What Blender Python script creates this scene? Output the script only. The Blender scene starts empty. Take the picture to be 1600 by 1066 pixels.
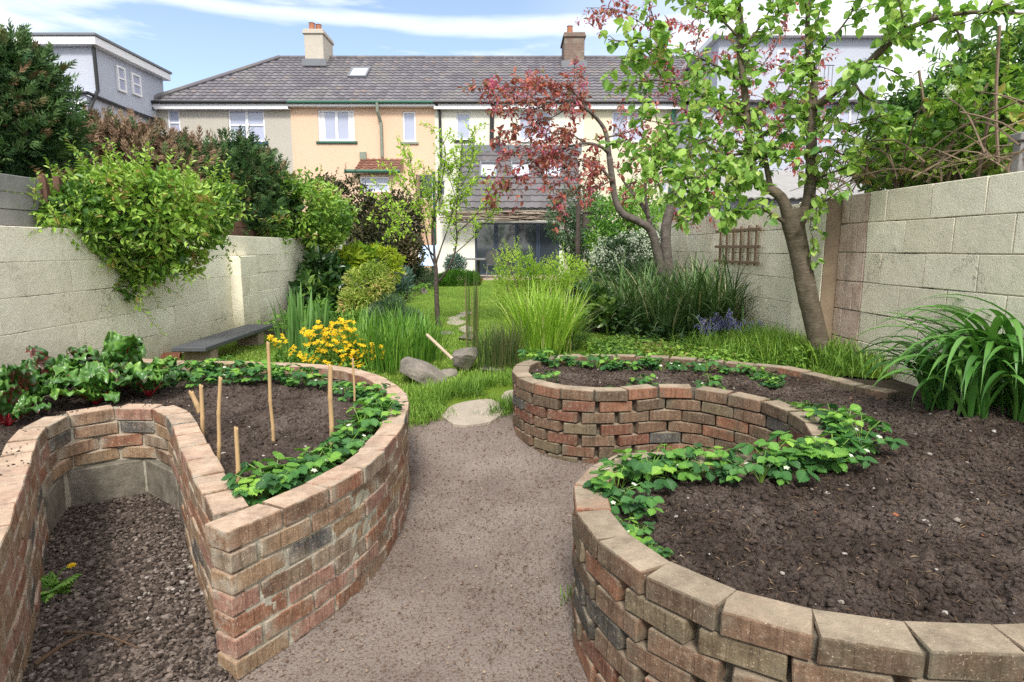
import bpy, math, random
import numpy as np
from mathutils import Vector
R = math.radians
scene = bpy.context.scene
COL = scene.collection
# ------------------------------------------------------------------ camera
F = 950.0; PITCH = R(8.74); CZ = 1.36
cam_d = bpy.data.cameras.new("camera"); cam = bpy.data.objects.new("camera", cam_d); COL.objects.link(cam)
cam_d.sensor_width = 36.0; cam_d.lens = F/1600*36; cam_d.clip_start = 0.02; cam_d.clip_end = 2000
cam.location = (0, 0, CZ); cam.rotation_euler = (math.pi/2-PITCH, 0, 0)
scene.camera = cam
# ------------------------------------------------------------------ world, sun, exposure
SUN_EL, SUN_AZ = R(48), R(181)          # azimuth clockwise from +Y: behind the camera, to the right
scene.view_settings.view_transform = 'Standard'; scene.view_settings.look = 'None'
scene.view_settings.exposure = 1.30; scene.view_settings.gamma = 1.0
world = bpy.data.worlds.new("World"); scene.world = world; world.use_nodes = True
wt = world.node_tree; wn = wt.nodes; wl = wt.links
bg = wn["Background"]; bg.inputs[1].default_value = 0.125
sky = wn.new("ShaderNodeTexSky"); sky.sky_type = 'NISHITA'; sky.sun_disc = False
sky.sun_elevation = SUN_EL; sky.sun_rotation = SUN_AZ; sky.air_density = 1.0; sky.dust_density = 0.4; sky.ozone_density = 2.0
tc = wn.new("ShaderNodeTexCoord")
sx = wn.new("ShaderNodeSeparateXYZ"); wl.new(tc.outputs["Generated"], sx.inputs[0])
mp = wn.new("ShaderNodeMapping"); mp.inputs["Scale"].default_value = (1.1, 1.1, 6.5); mp.inputs["Location"].default_value = (0.35, 0.1, 0.22)
wl.new(tc.outputs["Generated"], mp.inputs[0])
nz = wn.new("ShaderNodeTexNoise"); nz.inputs["Scale"].default_value = 2.2; nz.inputs["Detail"].default_value = 9; nz.inputs["Roughness"].default_value = 0.58
wl.new(mp.outputs[0], nz.inputs["Vector"])
cr = wn.new("ShaderNodeValToRGB"); cr.color_ramp.elements[0].position = 0.47; cr.color_ramp.elements[1].position = 0.62
wl.new(nz.outputs[0], cr.inputs[0])
# whiter towards the right and towards the horizon, as thin cloud lies there
hz = wn.new("ShaderNodeMapRange"); hz.inputs[1].default_value = 0.62; hz.inputs[2].default_value = 0.10; hz.inputs[3].default_value = 0.0; hz.inputs[4].default_value = 0.30
wl.new(sx.outputs[2], hz.inputs[0])
rt = wn.new("ShaderNodeMapRange"); rt.inputs[1].default_value = 0.0; rt.inputs[2].default_value = 0.5; rt.inputs[3].default_value = 0.0; rt.inputs[4].default_value = 0.55
wl.new(sx.outputs[0], rt.inputs[0])
a1 = wn.new("ShaderNodeMath"); a1.operation = 'ADD'; wl.new(hz.outputs[0], a1.inputs[0]); wl.new(rt.outputs[0], a1.inputs[1])
a2 = wn.new("ShaderNodeMath"); a2.operation = 'ADD'; a2.use_clamp = True
sc_ = wn.new("ShaderNodeMath"); sc_.operation = 'MULTIPLY'; sc_.inputs[1].default_value = 0.7; wl.new(cr.outputs[0], sc_.inputs[0])
wl.new(a1.outputs[0], a2.inputs[0]); wl.new(sc_.outputs[0], a2.inputs[1])
# unseen fill-light cloud added overhead and behind the camera, clearer blue towards the houses
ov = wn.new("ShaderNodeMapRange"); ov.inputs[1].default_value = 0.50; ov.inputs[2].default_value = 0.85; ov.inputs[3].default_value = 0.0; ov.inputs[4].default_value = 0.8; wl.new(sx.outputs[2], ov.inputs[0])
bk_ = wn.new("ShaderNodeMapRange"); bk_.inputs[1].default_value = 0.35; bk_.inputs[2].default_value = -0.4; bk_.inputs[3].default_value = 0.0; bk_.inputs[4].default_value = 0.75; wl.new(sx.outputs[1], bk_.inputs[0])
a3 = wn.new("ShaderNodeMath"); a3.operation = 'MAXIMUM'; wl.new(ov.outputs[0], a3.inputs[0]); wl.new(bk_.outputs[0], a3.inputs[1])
# one long thin streak of cloud above the roofs
n2_ = wn.new("ShaderNodeTexNoise"); n2_.inputs["Scale"].default_value = 5; n2_.inputs["Detail"].default_value = 6; mp2 = wn.new("ShaderNodeMapping"); mp2.inputs["Scale"].default_value = (1, 1, 5); wl.new(tc.outputs["Generated"], mp2.inputs[0]); wl.new(mp2.outputs[0], n2_.inputs["Vector"])
zz_ = wn.new("ShaderNodeMath"); zz_.operation = 'MULTIPLY_ADD'; wl.new(n2_.outputs[0], zz_.inputs[0]); zz_.inputs[1].default_value = 0.035; wl.new(sx.outputs[2], zz_.inputs[2])
bd = wn.new("ShaderNodeValToRGB"); e_ = bd.color_ramp.elements; e_[0].position = .318; e_[0].color = (0, 0, 0, 1); e_[1].position = .330; e_[1].color = (.62, .62, .62, 1)
for ps_, vl_ in ((.341, .62), (.352, 0.0)): q0_ = e_.new(ps_); q0_.color = (vl_, vl_, vl_, 1)
wl.new(zz_.outputs[0], bd.inputs[0])
a5 = wn.new("ShaderNodeMath"); a5.operation = 'MAXIMUM'; wl.new(bd.outputs[0], a5.inputs[0]); wl.new(a2.outputs[0], a5.inputs[1])
a4 = wn.new("ShaderNodeMath"); a4.operation = 'MAXIMUM'; wl.new(a5.outputs[0], a4.inputs[0]); wl.new(a3.outputs[0], a4.inputs[1])
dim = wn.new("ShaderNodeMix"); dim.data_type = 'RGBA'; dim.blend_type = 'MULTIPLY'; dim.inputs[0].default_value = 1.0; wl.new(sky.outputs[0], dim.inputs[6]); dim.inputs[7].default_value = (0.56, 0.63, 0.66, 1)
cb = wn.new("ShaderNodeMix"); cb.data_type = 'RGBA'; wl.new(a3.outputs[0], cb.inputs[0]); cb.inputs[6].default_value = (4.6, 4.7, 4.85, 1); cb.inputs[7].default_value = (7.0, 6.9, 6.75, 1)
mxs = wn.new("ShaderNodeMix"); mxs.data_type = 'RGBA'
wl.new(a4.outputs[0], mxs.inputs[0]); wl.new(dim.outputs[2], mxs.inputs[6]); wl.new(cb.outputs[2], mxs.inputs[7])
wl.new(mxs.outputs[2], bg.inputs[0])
sun_d = bpy.data.lights.new("sun", 'SUN'); sun = bpy.data.objects.new("sun", sun_d); COL.objects.link(sun)
sun_d.energy = 1.7; sun_d.angle = R(12); sun_d.color = (1.0, 0.95, 0.87)
_d = Vector((math.sin(SUN_AZ)*math.cos(SUN_EL), math.cos(SUN_AZ)*math.cos(SUN_EL), math.sin(SUN_EL)))
sun.rotation_euler = (-_d).to_track_quat('-Z', 'Y').to_euler(); sun.location = (0, 0, 30)
scene.cycles.max_bounces = 6; scene.cycles.diffuse_bounces = 3; scene.cycles.glossy_bounces = 2
scene.cycles.transmission_bounces = 3; scene.cycles.transparent_max_bounces = 6
scene.cycles.use_denoising = False; scene.cycles.use_adaptive_sampling = False
scene.cycles.caustics_reflective = False; scene.cycles.caustics_refractive = False; scene.cycles.blur_glossy = 1.0
scene.cycles.sample_clamp_indirect = 2.0

# ------------------------------------------------------------------ photograph pixel -> place in the garden
CP, SP = math.cos(PITCH), math.sin(PITCH)
def ray(u, v):
    a = (u-800)/F; b = (533-v)/F
    return np.array([a, CP+b*SP, -SP+b*CP])
def at(u, v, Y):                    # the point seen at pixel (u, v) that stands Y metres in front of the camera
    d = ray(u, v); return np.array([0, 0, CZ]) + d*(Y/d[1])
def on(u, v, z):                    # the point seen at pixel (u, v) that lies at height z
    d = ray(u, v); return np.array([0, 0, CZ]) + d*((z-CZ)/d[2])

# ------------------------------------------------------------------ noise in numpy
def _h(i, j, k, seed):
    n = (i.astype(np.int64)*374761393 + j.astype(np.int64)*668265263 + k.astype(np.int64)*2147483647 + seed*1274126177) & 0xffffffff
    n = ((n ^ (n >> 13))*1274126177) & 0xffffffff
    n = ((n ^ (n >> 16))*2246822519) & 0xffffffff
    return ((n ^ (n >> 15)) & 0xffffff)/float(0xffffff)
def vnoise(p, seed=0):              # value noise, 0..1
    p = np.asarray(p, float); i = np.floor(p); f = p-i; f = f*f*(3-2*f); i = i.astype(np.int64)
    o = 0
    for a in (0, 1):
        for b in (0, 1):
            for c in (0, 1):
                w = (f[:, 0] if a else 1-f[:, 0])*(f[:, 1] if b else 1-f[:, 1])*(f[:, 2] if c else 1-f[:, 2])
                o = o + w*_h(i[:, 0]+a, i[:, 1]+b, i[:, 2]+c, seed)
    return o
def fbm(p, seed=0, octs=4, rough=0.5):
    p = np.asarray(p, float); o = 0; a = 1; t = 0
    for k in range(octs):
        o = o + a*vnoise(p*(2.03**k)+k*17.3, seed+k); t += a; a *= rough
    return o/t
def P3(x, y, z=None):
    x = np.asarray(x, float); y = np.asarray(y, float)
    return np.stack([x, y, np.zeros_like(x) if z is None else np.broadcast_to(z, x.shape)], -1)
def sstep(a, b, x):
    t = np.clip((np.asarray(x, float)-a)/(b-a), 0, 1); return t*t*(3-2*t)
def unit(v):
    return v/np.maximum(np.linalg.norm(v, axis=-1, keepdims=True), 1e-9)

# ------------------------------------------------------------------ mesh builder: everything added becomes ONE mesh object
class MB:
    def __init__(s): s.v = []; s.f = []; s.m = []; s.r = []; s.uv = []; s.n = 0
    def add(s, V, F_, rnd=0.5, mat=0, uv=None):
        V = np.asarray(V, float).reshape(-1, 3); n = len(V)
        s.v.append(V); s.r.append(np.broadcast_to(np.asarray(rnd, float), (n,)).copy())
        s.uv.append(np.zeros((n, 2)) if uv is None else np.asarray(uv, float).reshape(-1, 2))
        for f in (F_ if isinstance(F_, list) else [F_]):
            f = np.asarray(f, np.int64)
            if len(f): s.f.append(f+s.n); s.m.append(np.full(len(f), mat))
        s.n += n
    def build(s, name, mats, parent=None, smooth=False):
        me = bpy.data.meshes.new(name)
        V = np.concatenate(s.v) if s.v else np.zeros((0, 3))
        off = np.zeros(3)
        if parent is not None: off = np.array(PLACE.get(parent.name, (0, 0, 0)), float)
        me.vertices.add(len(V)); me.vertices.foreach_set("co", (V-off).astype(np.float32).ravel())
        tot = np.concatenate([np.full(len(f), f.shape[1]) for f in s.f]).astype(np.int32)
        li = np.concatenate([f.ravel() for f in s.f]).astype(np.int32)
        me.loops.add(len(li)); me.loops.foreach_set("vertex_index", li)
        me.polygons.add(len(tot)); st = np.concatenate([[0], np.cumsum(tot)[:-1]]).astype(np.int32)
        me.polygons.foreach_set("loop_start", st); me.polygons.foreach_set("loop_total", tot)
        me.polygons.foreach_set("material_index", np.concatenate(s.m).astype(np.int32))
        me.polygons.foreach_set("use_smooth", np.full(len(tot), smooth))
        at_ = me.attributes.new("rnd", 'FLOAT', 'POINT'); at_.data.foreach_set("value", np.concatenate(s.r).astype(np.float32))
        a2_ = me.attributes.new("buv", 'FLOAT2', 'POINT'); a2_.data.foreach_set("vector", np.concatenate(s.uv).astype(np.float32).ravel())
        for m in (mats if isinstance(mats, (list, tuple)) else [mats]): me.materials.append(m)
        me.update(calc_edges=True); me.validate()
        o = bpy.data.objects.new(name, me); COL.objects.link(o)
        if parent is not None: o.parent = parent; PLACE[o.name] = tuple(off)
        return o
PLACE = {}                          # where each thing's Empty stands (its parts are written in world metres)
def tag(o, label=None, cat=None, group=None, kind=None):
    if label: o["label"] = label
    if cat: o["category"] = cat
    if group: o["group"] = group
    if kind: o["kind"] = kind
    return o
def thing(name, label, cat, loc=(0, 0, 0), group=None):
    o = bpy.data.objects.new(name, None); COL.objects.link(o); o.location = tuple(float(c) for c in loc); o.empty_display_size = 0.1
    PLACE[o.name] = tuple(loc); return tag(o, label, cat, group)
def sub(mesh_parent, o):            # make o a sub-part of a part that carries no transform of its own
    o.parent = mesh_parent; return o
def copy_thing(root, loc, rz, s, label, group):
    c = root.copy(); COL.objects.link(c); c.location = tuple(float(k) for k in loc); c.rotation_euler = (0, 0, rz); c.scale = (s, s, s)
    c["label"] = label; c["group"] = group
    for ch in list(root.children):
        k = ch.copy(); COL.objects.link(k); k.parent = c
        for g in ch.children:
            q = g.copy(); COL.objects.link(q); q.parent = k
    return c

# shapes -------------------------------------------------------------------------------------
_SG = np.array([(x, y, z) for x in (-1, 1) for y in (-1, 1) for z in (-1, 1)], float)
def _chamfer_topology():
    idx = {}; V = []
    for ci, c in enumerate(_SG):
        for ax in range(3): idx[(ci, ax)] = len(V); V.append((ci, ax))
    ci_of = {tuple(c): i for i, c in enumerate(_SG)}
    Q = []; T = []
    def orient(ids):
        pts = np.array([_SG[V[i][0]]*np.where(np.arange(3) == V[i][1], 1.0, 0.8) for i in ids])
        n = np.cross(pts[1]-pts[0], pts[2]-pts[0])
        return ids if np.dot(n, pts.mean(0)) > 0 else ids[::-1]
    for ax in range(3):
        o1, o2 = [a for a in range(3) if a != ax]
        for sgn in (-1, 1):
            ring = []
            for a, b in ((-1, -1), (1, -1), (1, 1), (-1, 1)):
                c = [0, 0, 0]; c[ax] = sgn; c[o1] = a; c[o2] = b; ring.append(idx[(ci_of[tuple(map(float, c))], ax)])
            Q.append(orient(ring))
    for ax in range(3):
        o1, o2 = [a for a in range(3) if a != ax]
        for a in (-1, 1):
            for b in (-1, 1):
                c0 = [0, 0, 0]; c0[o1] = a; c0[o2] = b; c1 = list(c0); c0[ax] = -1; c1[ax] = 1
                i0 = ci_of[tuple(map(float, c0))]; i1 = ci_of[tuple(map(float, c1))]
                Q.append(orient([idx[(i0, o1)], idx[(i1, o1)], idx[(i1, o2)], idx[(i0, o2)]]))
    for i in range(8): T.append(orient([idx[(i, 0)], idx[(i, 1)], idx[(i, 2)]]))
    return np.array([v[0] for v in V]), np.array([v[1] for v in V]), np.array(Q), np.array(T)
_CC, _CA, _CQ, _CT = _chamfer_topology()
def cbox(mb, c, size, ex=(1, 0, 0), ey=(0, 1, 0), ez=(0, 0, 1), ch=0.003, rnd=0.5, mat=0, wob=0.0):
    """box with chamfered edges; c centre, size full lengths along ex, ey, ez"""
    h = np.array(size, float)/2; ch = min(ch, h.min()*0.45)
    sg = _SG[_CC]; L = sg*(h-ch); L[np.arange(24), _CA] = sg[np.arange(24), _CA]*h[_CA]
    if wob: L = L + np.random.default_rng(int(abs(c[0]*7919+c[1]*104729+c[2]*1299709)) % 2**31).normal(0, wob, (8, 3))[_CC]
    M = np.array([ex, ey, ez], float)
    mb.add(np.array(c, float)+L@M, [_CQ, _CT], rnd, mat, uv=np.stack([(L[:, 0]/h[0]+1)/2, (L[:, 2]/h[2]+1)/2], -1))
def box(mb, x0, x1, y0, y1, z0, z1, mat=0, rnd=0.5, ch=0.0):
    if ch: cbox(mb, ((x0+x1)/2, (y0+y1)/2, (z0+z1)/2), (x1-x0, y1-y0, z1-z0), ch=ch, mat=mat, rnd=rnd); return
    V = [(x, y, z) for z in (z0, z1) for x, y in ((x0, y0), (x1, y0), (x1, y1), (x0, y1))]
    mb.add(V, [[[0, 3, 2, 1], [4, 5, 6, 7], [0, 1, 5, 4], [1, 2, 6, 5], [2, 3, 7, 6], [3, 0, 4, 7]]], rnd, mat)
def frames(pts):
    pts = np.asarray(pts, float); t = np.gradient(pts, axis=0); t = unit(t)
    n = np.zeros_like(pts); ref = np.array([0, 0, 1.0]) if abs(t[0][2]) < 0.9 else np.array([1.0, 0, 0])
    n[0] = unit(np.cross(t[0], ref))
    for i in range(1, len(pts)):
        w = n[i-1]-t[i]*np.dot(n[i-1], t[i]); n[i] = unit(w)
    return t, n, np.cross(t, n)
def tube(mb, pts, rad, k=6, mat=0, rnd=0.5, cap=True, lump=0.0):
    pts = np.asarray(pts, float); m = len(pts); rad = np.broadcast_to(np.asarray(rad, float), (m,))
    t, n, b = frames(pts); a = np.arange(k)/k*2*np.pi
    rr = rad[:, None]*np.ones(k)
    if lump: rr = rr*(1+lump*(vnoise(np.stack([np.repeat(np.arange(m), k)*0.7, np.tile(np.cos(a)*1.3, m), np.tile(np.sin(a)*1.3, m)+pts[0][0]*9], -1), 5).reshape(m, k)-0.5))
    V = pts[:, None, :]+rr[:, :, None]*(np.cos(a)[None, :, None]*n[:, None, :]+np.sin(a)[None, :, None]*b[:, None, :])
    i = np.arange(m-1)[:, None]*k; j = np.arange(k)[None, :]; j2 = (j+1) % k
    Q = np.stack([i+j, i+j2, i+k+j2, i+k+j], -1).reshape(-1, 4)
    fl = [Q]
    if cap: fl += [np.arange(k)[::-1][None, :], ((m-1)*k+np.arange(k))[None, :]]
    uv = np.stack([np.tile(np.arange(k)/k, m), np.repeat(np.linspace(0, 1, m), k)], -1)
    mb.add(V.reshape(-1, 3), fl, rnd, mat, uv)
def spline(pts, step=0.02, closed=False):
    """Catmull-Rom through pts, resampled at even steps"""
    p = np.asarray(pts, float); n = len(p)
    q = np.vstack([2*p[0]-p[1], p, 2*p[-1]-p[-2]]); out = []
    for i in range(1, n):
        a, b, c, d = q[i-1], q[i], q[i+1], q[i+2]
        for t in np.linspace(0, 1, 24, endpoint=False):
            out.append(0.5*((2*b)+(-a+c)*t+(2*a-5*b+4*c-d)*t*t+(-a+3*b-3*c+d)*t**3))
    out.append(p[-1]); out = np.array(out)
    s = np.concatenate([[0], np.cumsum(np.linalg.norm(np.diff(out, axis=0), axis=1))])
    m = max(2, int(round(s[-1]/step))+1); u = np.linspace(0, s[-1], m)
    return np.stack([np.interp(u, s, out[:, k]) for k in range(out.shape[1])], -1)
def grid(mb, x, y, z, mask=None, mat=0, rnd=0.5):
    ny, nx = x.shape; V = np.stack([x, y, z], -1).reshape(-1, 3)
    i = np.arange(ny-1)[:, None]*nx+np.arange(nx-1)[None, :]
    Q = np.stack([i, i+1, i+nx+1, i+nx], -1).reshape(-1, 4)
    if mask is not None:
        mk = mask.reshape(-1); Q = Q[mk[Q].all(1)]
        used = np.unique(Q); re = np.full(len(V), -1); re[used] = np.arange(len(used)); V = V[used]; Q = re[Q]
        if np.ndim(rnd): rnd = np.asarray(rnd).reshape(-1)[used]
    elif np.ndim(rnd): rnd = np.asarray(rnd).reshape(-1)
    mb.add(V, Q, rnd, mat)
def inpoly(x, y, poly):
    c = np.zeros(x.shape, bool); n = len(poly)
    for i in range(n):
        x0, y0 = poly[i][:2]; x1, y1 = poly[(i+1) % n][:2]
        if y0 == y1: continue
        c ^= ((y0 > y) != (y1 > y)) & (x < (x1-x0)*(y-y0)/(y1-y0)+x0)
    return c
# leaves: templates are (along, across, up) with faces
T_DIAMOND = (np.array([(0, 0, 0), (.5, -.5, .1), (1, 0, -.05), (.5, .5, .1)]), [np.array([[0, 1, 2], [0, 2, 3]])])
T_OVAL = (np.array([(0, 0, 0), (.28, -.42, .1), (.7, -.36, .06), (1, 0, -.12), (.7, .36, .06), (.28, .42, .1), (.5, 0, -.03)]),
          [np.array([[0, 1, 6], [1, 2, 6], [2, 3, 6], [3, 4, 6], [4, 5, 6], [5, 0, 6]])])
T_HEART = (np.array([(0, 0, 0), (-.06, -.3, .03), (.22, -.53, .1), (.6, -.44, .08), (.88, -.2, -.02), (1.05, 0, -.14), (.88, .2, -.02), (.6, .44, .08), (.22, .53, .1), (-.06, .3, .03), (.45, 0, -.04)]),
           [np.array([[0, 1, 10], [1, 2, 10], [2, 3, 10], [3, 4, 10], [4, 5, 10], [5, 6, 10], [6, 7, 10], [7, 8, 10], [8, 9, 10], [9, 0, 10]])])
def _spray():
    V = []; Q = []
    for k, (t, a, l) in enumerate([(0, 0, 1.0), (.12, .75, .55), (.12, -.75, .55), (.35, .6, .5), (.35, -.6, .5), (.58, .5, .36), (.58, -.5, .36)]):
        d = np.array([math.cos(a), math.sin(a)]); p = np.array([-d[1], d[0]])*0.05; o = np.array([t, 0.0]); i = len(V)
        for q, zz in ((o, 0), (o+d*l*.5+p*1.3, .03), (o+d*l, -.10*abs(a)-.05), (o+d*l*.5-p*1.3, .03)): V.append((q[0], q[1], zz))
        Q.append([i, i+1, i+2, i+3])
    return np.array(V), [np.array(Q)]
T_SPRAY = _spray()
def leaves(mb, pos, d, n, L, W, tpl=T_OVAL, rnd=None, mat=0, rng=None):
    pos = np.asarray(pos, float); N = len(pos)
    if N == 0: return
    d = unit(d); s = unit(np.cross(n, d)); n = np.cross(d, s)
    L = np.broadcast_to(L, (N,)); W = np.broadcast_to(W, (N,)); T, fl = tpl; k = len(T)
    V = pos[:, None]+d[:, None]*(T[None, :, 0:1]*L[:, None, None])+s[:, None]*(T[None, :, 1:2]*W[:, None, None])+n[:, None]*(T[None, :, 2:3]*L[:, None, None])
    if rnd is None: rnd = np.random.default_rng(N).random(N)
    off = np.arange(N)[:, None, None]*k
    mb.add(V.reshape(-1, 3), [(f[None]+off).reshape(-1, f.shape[1]) for f in fl], np.repeat(np.broadcast_to(rnd, (N,)), k), mat,
           uv=np.tile(T[:, :2], (N, 1)))
def blades(mb, base, az, lean, length, width, curl, seg=5, rnd=None, mat=0, fold=0.0, taper=1.0):
    """arching strap leaves: lean = start angle off vertical, curl = extra bend along the length"""
    base = np.asarray(base, float); N = len(base)
    az, lean, length, width, curl = [np.broadcast_to(np.asarray(q, float), (N,)) for q in (az, lean, length, width, curl)]
    t = np.linspace(0, 1, seg+1); th = lean[:, None]+curl[:, None]*t[None]**1.6
    h = np.stack([np.cos(az), np.sin(az), np.zeros(N)], -1); ds = length[:, None]/seg
    dx = np.sin((th[:, 1:]+th[:, :-1])/2)*ds; dz = np.cos((th[:, 1:]+th[:, :-1])/2)*ds
    X = np.concatenate([np.zeros((N, 1)), np.cumsum(dx, 1)], 1); Z = np.concatenate([np.zeros((N, 1)), np.cumsum(dz, 1)], 1)
    C = base[:, None]+h[:, None]*X[..., None]+np.array([0, 0, 1.0])*Z[..., None]
    wp = (np.clip((0.55+1.6*t)*(1-t**3), 0, 1)*(1-t**6))*taper+(1-taper)*(1-t); wp = np.maximum(wp, 0.03)
    s = np.stack([-np.sin(az), np.cos(az), np.zeros(N)], -1)[:, None]*(width[:, None]*wp[None]/2)[..., None]
    nrm = np.stack([-np.cos(th)*np.cos(az)[:, None], -np.cos(th)*np.sin(az)[:, None], np.sin(th)], -1)
    if rnd is None: rnd = np.random.default_rng(N+7).random(N)
    m = seg+1
    if fold:
        up = nrm*(width[:, None]*wp[None]*fold)[..., None]
        V = np.stack([C-s+up, C, C+s+up], 2).reshape(-1, 3); i = np.arange(seg)*3
        q = np.concatenate([np.stack([i, i+1, i+4, i+3], -1), np.stack([i+1, i+2, i+5, i+4], -1)]); k = m*3
    else:
        V = np.stack([C-s, C+s], 2).reshape(-1, 3); i = np.arange(seg)*2
        q = np.stack([i, i+1, i+3, i+2], -1); k = m*2
    Fq = (q[None]+np.arange(N)[:, None, None]*k).reshape(-1, 4)
    mb.add(V, Fq, np.repeat(rnd, k), mat)
def ico():
    p = (1+5**.5)/2
    V = unit(np.array([(-1, p, 0), (1, p, 0), (-1, -p, 0), (1, -p, 0), (0, -1, p), (0, 1, p), (0, -1, -p), (0, 1, -p), (p, 0, -1), (p, 0, 1), (-p, 0, -1), (-p, 0, 1)], float))
    Fc = np.array([(0, 11, 5), (0, 5, 1), (0, 1, 7), (0, 7, 10), (0, 10, 11), (1, 5, 9), (5, 11, 4), (11, 10, 2), (10, 7, 6), (7, 1, 8), (3, 9, 4), (3, 4, 2), (3, 2, 6), (3, 6, 8), (3, 8, 9), (4, 9, 5), (2, 4, 11), (6, 2, 10), (8, 6, 7), (9, 8, 1)])
    return V, Fc
ICO = ico()
def ico_sub(n):
    V, Fc = ICO; V = list(map(tuple, V)); Fc = [tuple(f) for f in Fc]
    for _ in range(n):
        mid = {}; out = []
        def m(a, b):
            k = (min(a, b), max(a, b))
            if k not in mid: mid[k] = len(V); V.append(tuple(unit((np.array(V[a])+np.array(V[b]))/2)))
            return mid[k]
        for a, b, c in Fc:
            x, y, z = m(a, b), m(b, c), m(c, a); out += [(a, x, z), (x, b, y), (z, y, c), (x, y, z)]
        Fc = out
    return np.array(V), np.array(Fc)
def pebbles(mb, pos, rad, flat=0.6, rnd=None, mat=0, seed=0, jag=0.25):
    rng = np.random.default_rng(seed); N = len(pos); V, Fc = ICO; k = 12
    if N == 0: return
    S = np.stack([rng.uniform(.7, 1.3, N), rng.uniform(.6, 1.0, N), rng.uniform(flat*.6, flat*1.2, N)], -1)*np.broadcast_to(rad, (N,))[:, None]
    W = V[None]*(1+rng.uniform(-jag, jag, (N, k, 1)))*S[:, None]
    a = rng.uniform(0, 6.28, N); b = rng.normal(0, .35, N)
    ca, sa, cb, sb = np.cos(a)[:, None], np.sin(a)[:, None], np.cos(b)[:, None], np.sin(b)[:, None]
    y = W[..., 1]*cb-W[..., 2]*sb; z = W[..., 1]*sb+W[..., 2]*cb; x = W[..., 0]
    W = np.stack([x*ca-y*sa, x*sa+y*ca, z], -1)+np.asarray(pos)[:, None]
    if rnd is None: rnd = rng.random(N)
    mb.add(W.reshape(-1, 3), (Fc[None]+np.arange(N)[:, None, None]*k).reshape(-1, 3), np.repeat(rnd, k), mat)

# ------------------------------------------------------------------ materials
class NT:
    def __init__(s, name):
        s.m = bpy.data.materials.new(name); s.m.use_nodes = True; s.t = s.m.node_tree; s.n = s.t.nodes; s.b = s.n["Principled BSDF"]; s.out = s.n["Material Output"]
        s.co = s.n.new("ShaderNodeTexCoord")
    def new(s, typ, **kw):
        n = s.n.new("ShaderNode"+typ)
        for k, v in kw.items():
            setattr(n, k, v)
        return n
    def link(s, a, b): s.t.links.new(a, b)
    def attr(s, name): n = s.new("Attribute"); n.attribute_name = name; return n
    def ramp(s, src, stops, interp='LINEAR'):
        n = s.new("ValToRGB"); e = n.color_ramp; e.interpolation = interp
        while len(e.elements) < len(stops): e.elements.new(0.5)
        for el, (p, c) in zip(e.elements, stops):
            el.position = p; el.color = (*c, 1) if len(c) == 3 else c
        s.link(src, n.inputs[0]); return n.outputs[0]
    def noise(s, scale, detail=4, rough=0.55, vec=None, stretch=None, out=0):
        n = s.new("TexNoise"); n.inputs["Scale"].default_value = scale; n.inputs["Detail"].default_value = detail; n.inputs["Roughness"].default_value = rough
        v = vec or s.co.outputs["Object"]
        if stretch:
            mp_ = s.new("Mapping"); mp_.inputs["Scale"].default_value = stretch; s.link(v, mp_.inputs[0]); v = mp_.outputs[0]
        s.link(v, n.inputs["Vector"]); return n.outputs[out]
    def mix(s, a, b, f, mode='MIX'):
        n = s.new("Mix"); n.data_type = 'RGBA'; n.blend_type = mode
        for sock, val in ((n.inputs[0], f), (n.inputs[6], a), (n.inputs[7], b)):
            if hasattr(val, 'node'): s.link(val, sock)
            elif isinstance(val, (int, float)): sock.default_value = val
            else: sock.default_value = (*val, 1)
        return n.outputs[2]
    def math(s, op, a, b=0.0, clamp=False):
        n = s.new("Math"); n.operation = op; n.use_clamp = clamp
        for sock, val in ((n.inputs[0], a), (n.inputs[1], b)):
            if hasattr(val, 'node'): s.link(val, sock)
            else: sock.default_value = val
        return n.outputs[0]
    def bump(s, h, strength=0.3, dist=0.01, prev=None):
        n = s.new("Bump"); n.inputs["Strength"].default_value = strength; n.inputs["Distance"].default_value = dist; s.link(h, n.inputs["Height"])
        if prev: s.link(prev, n.inputs["Normal"])
        return n.outputs[0]
    def done(s, col, rough=0.7, normal=None, spec=0.3, metal=0.0):
        if hasattr(col, 'node'): s.link(col, s.b.inputs["Base Color"])
        else: s.b.inputs["Base Color"].default_value = (*col, 1)
        if hasattr(rough, 'node'): s.link(rough, s.b.inputs["Roughness"])
        else: s.b.inputs["Roughness"].default_value = rough
        s.b.inputs["Specular IOR Level"].default_value = spec; s.b.inputs["Metallic"].default_value = metal
        if normal: s.link(normal, s.b.inputs["Normal"])
        return s.m
def g3(c, k): return tuple(x*k for x in c)
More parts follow.
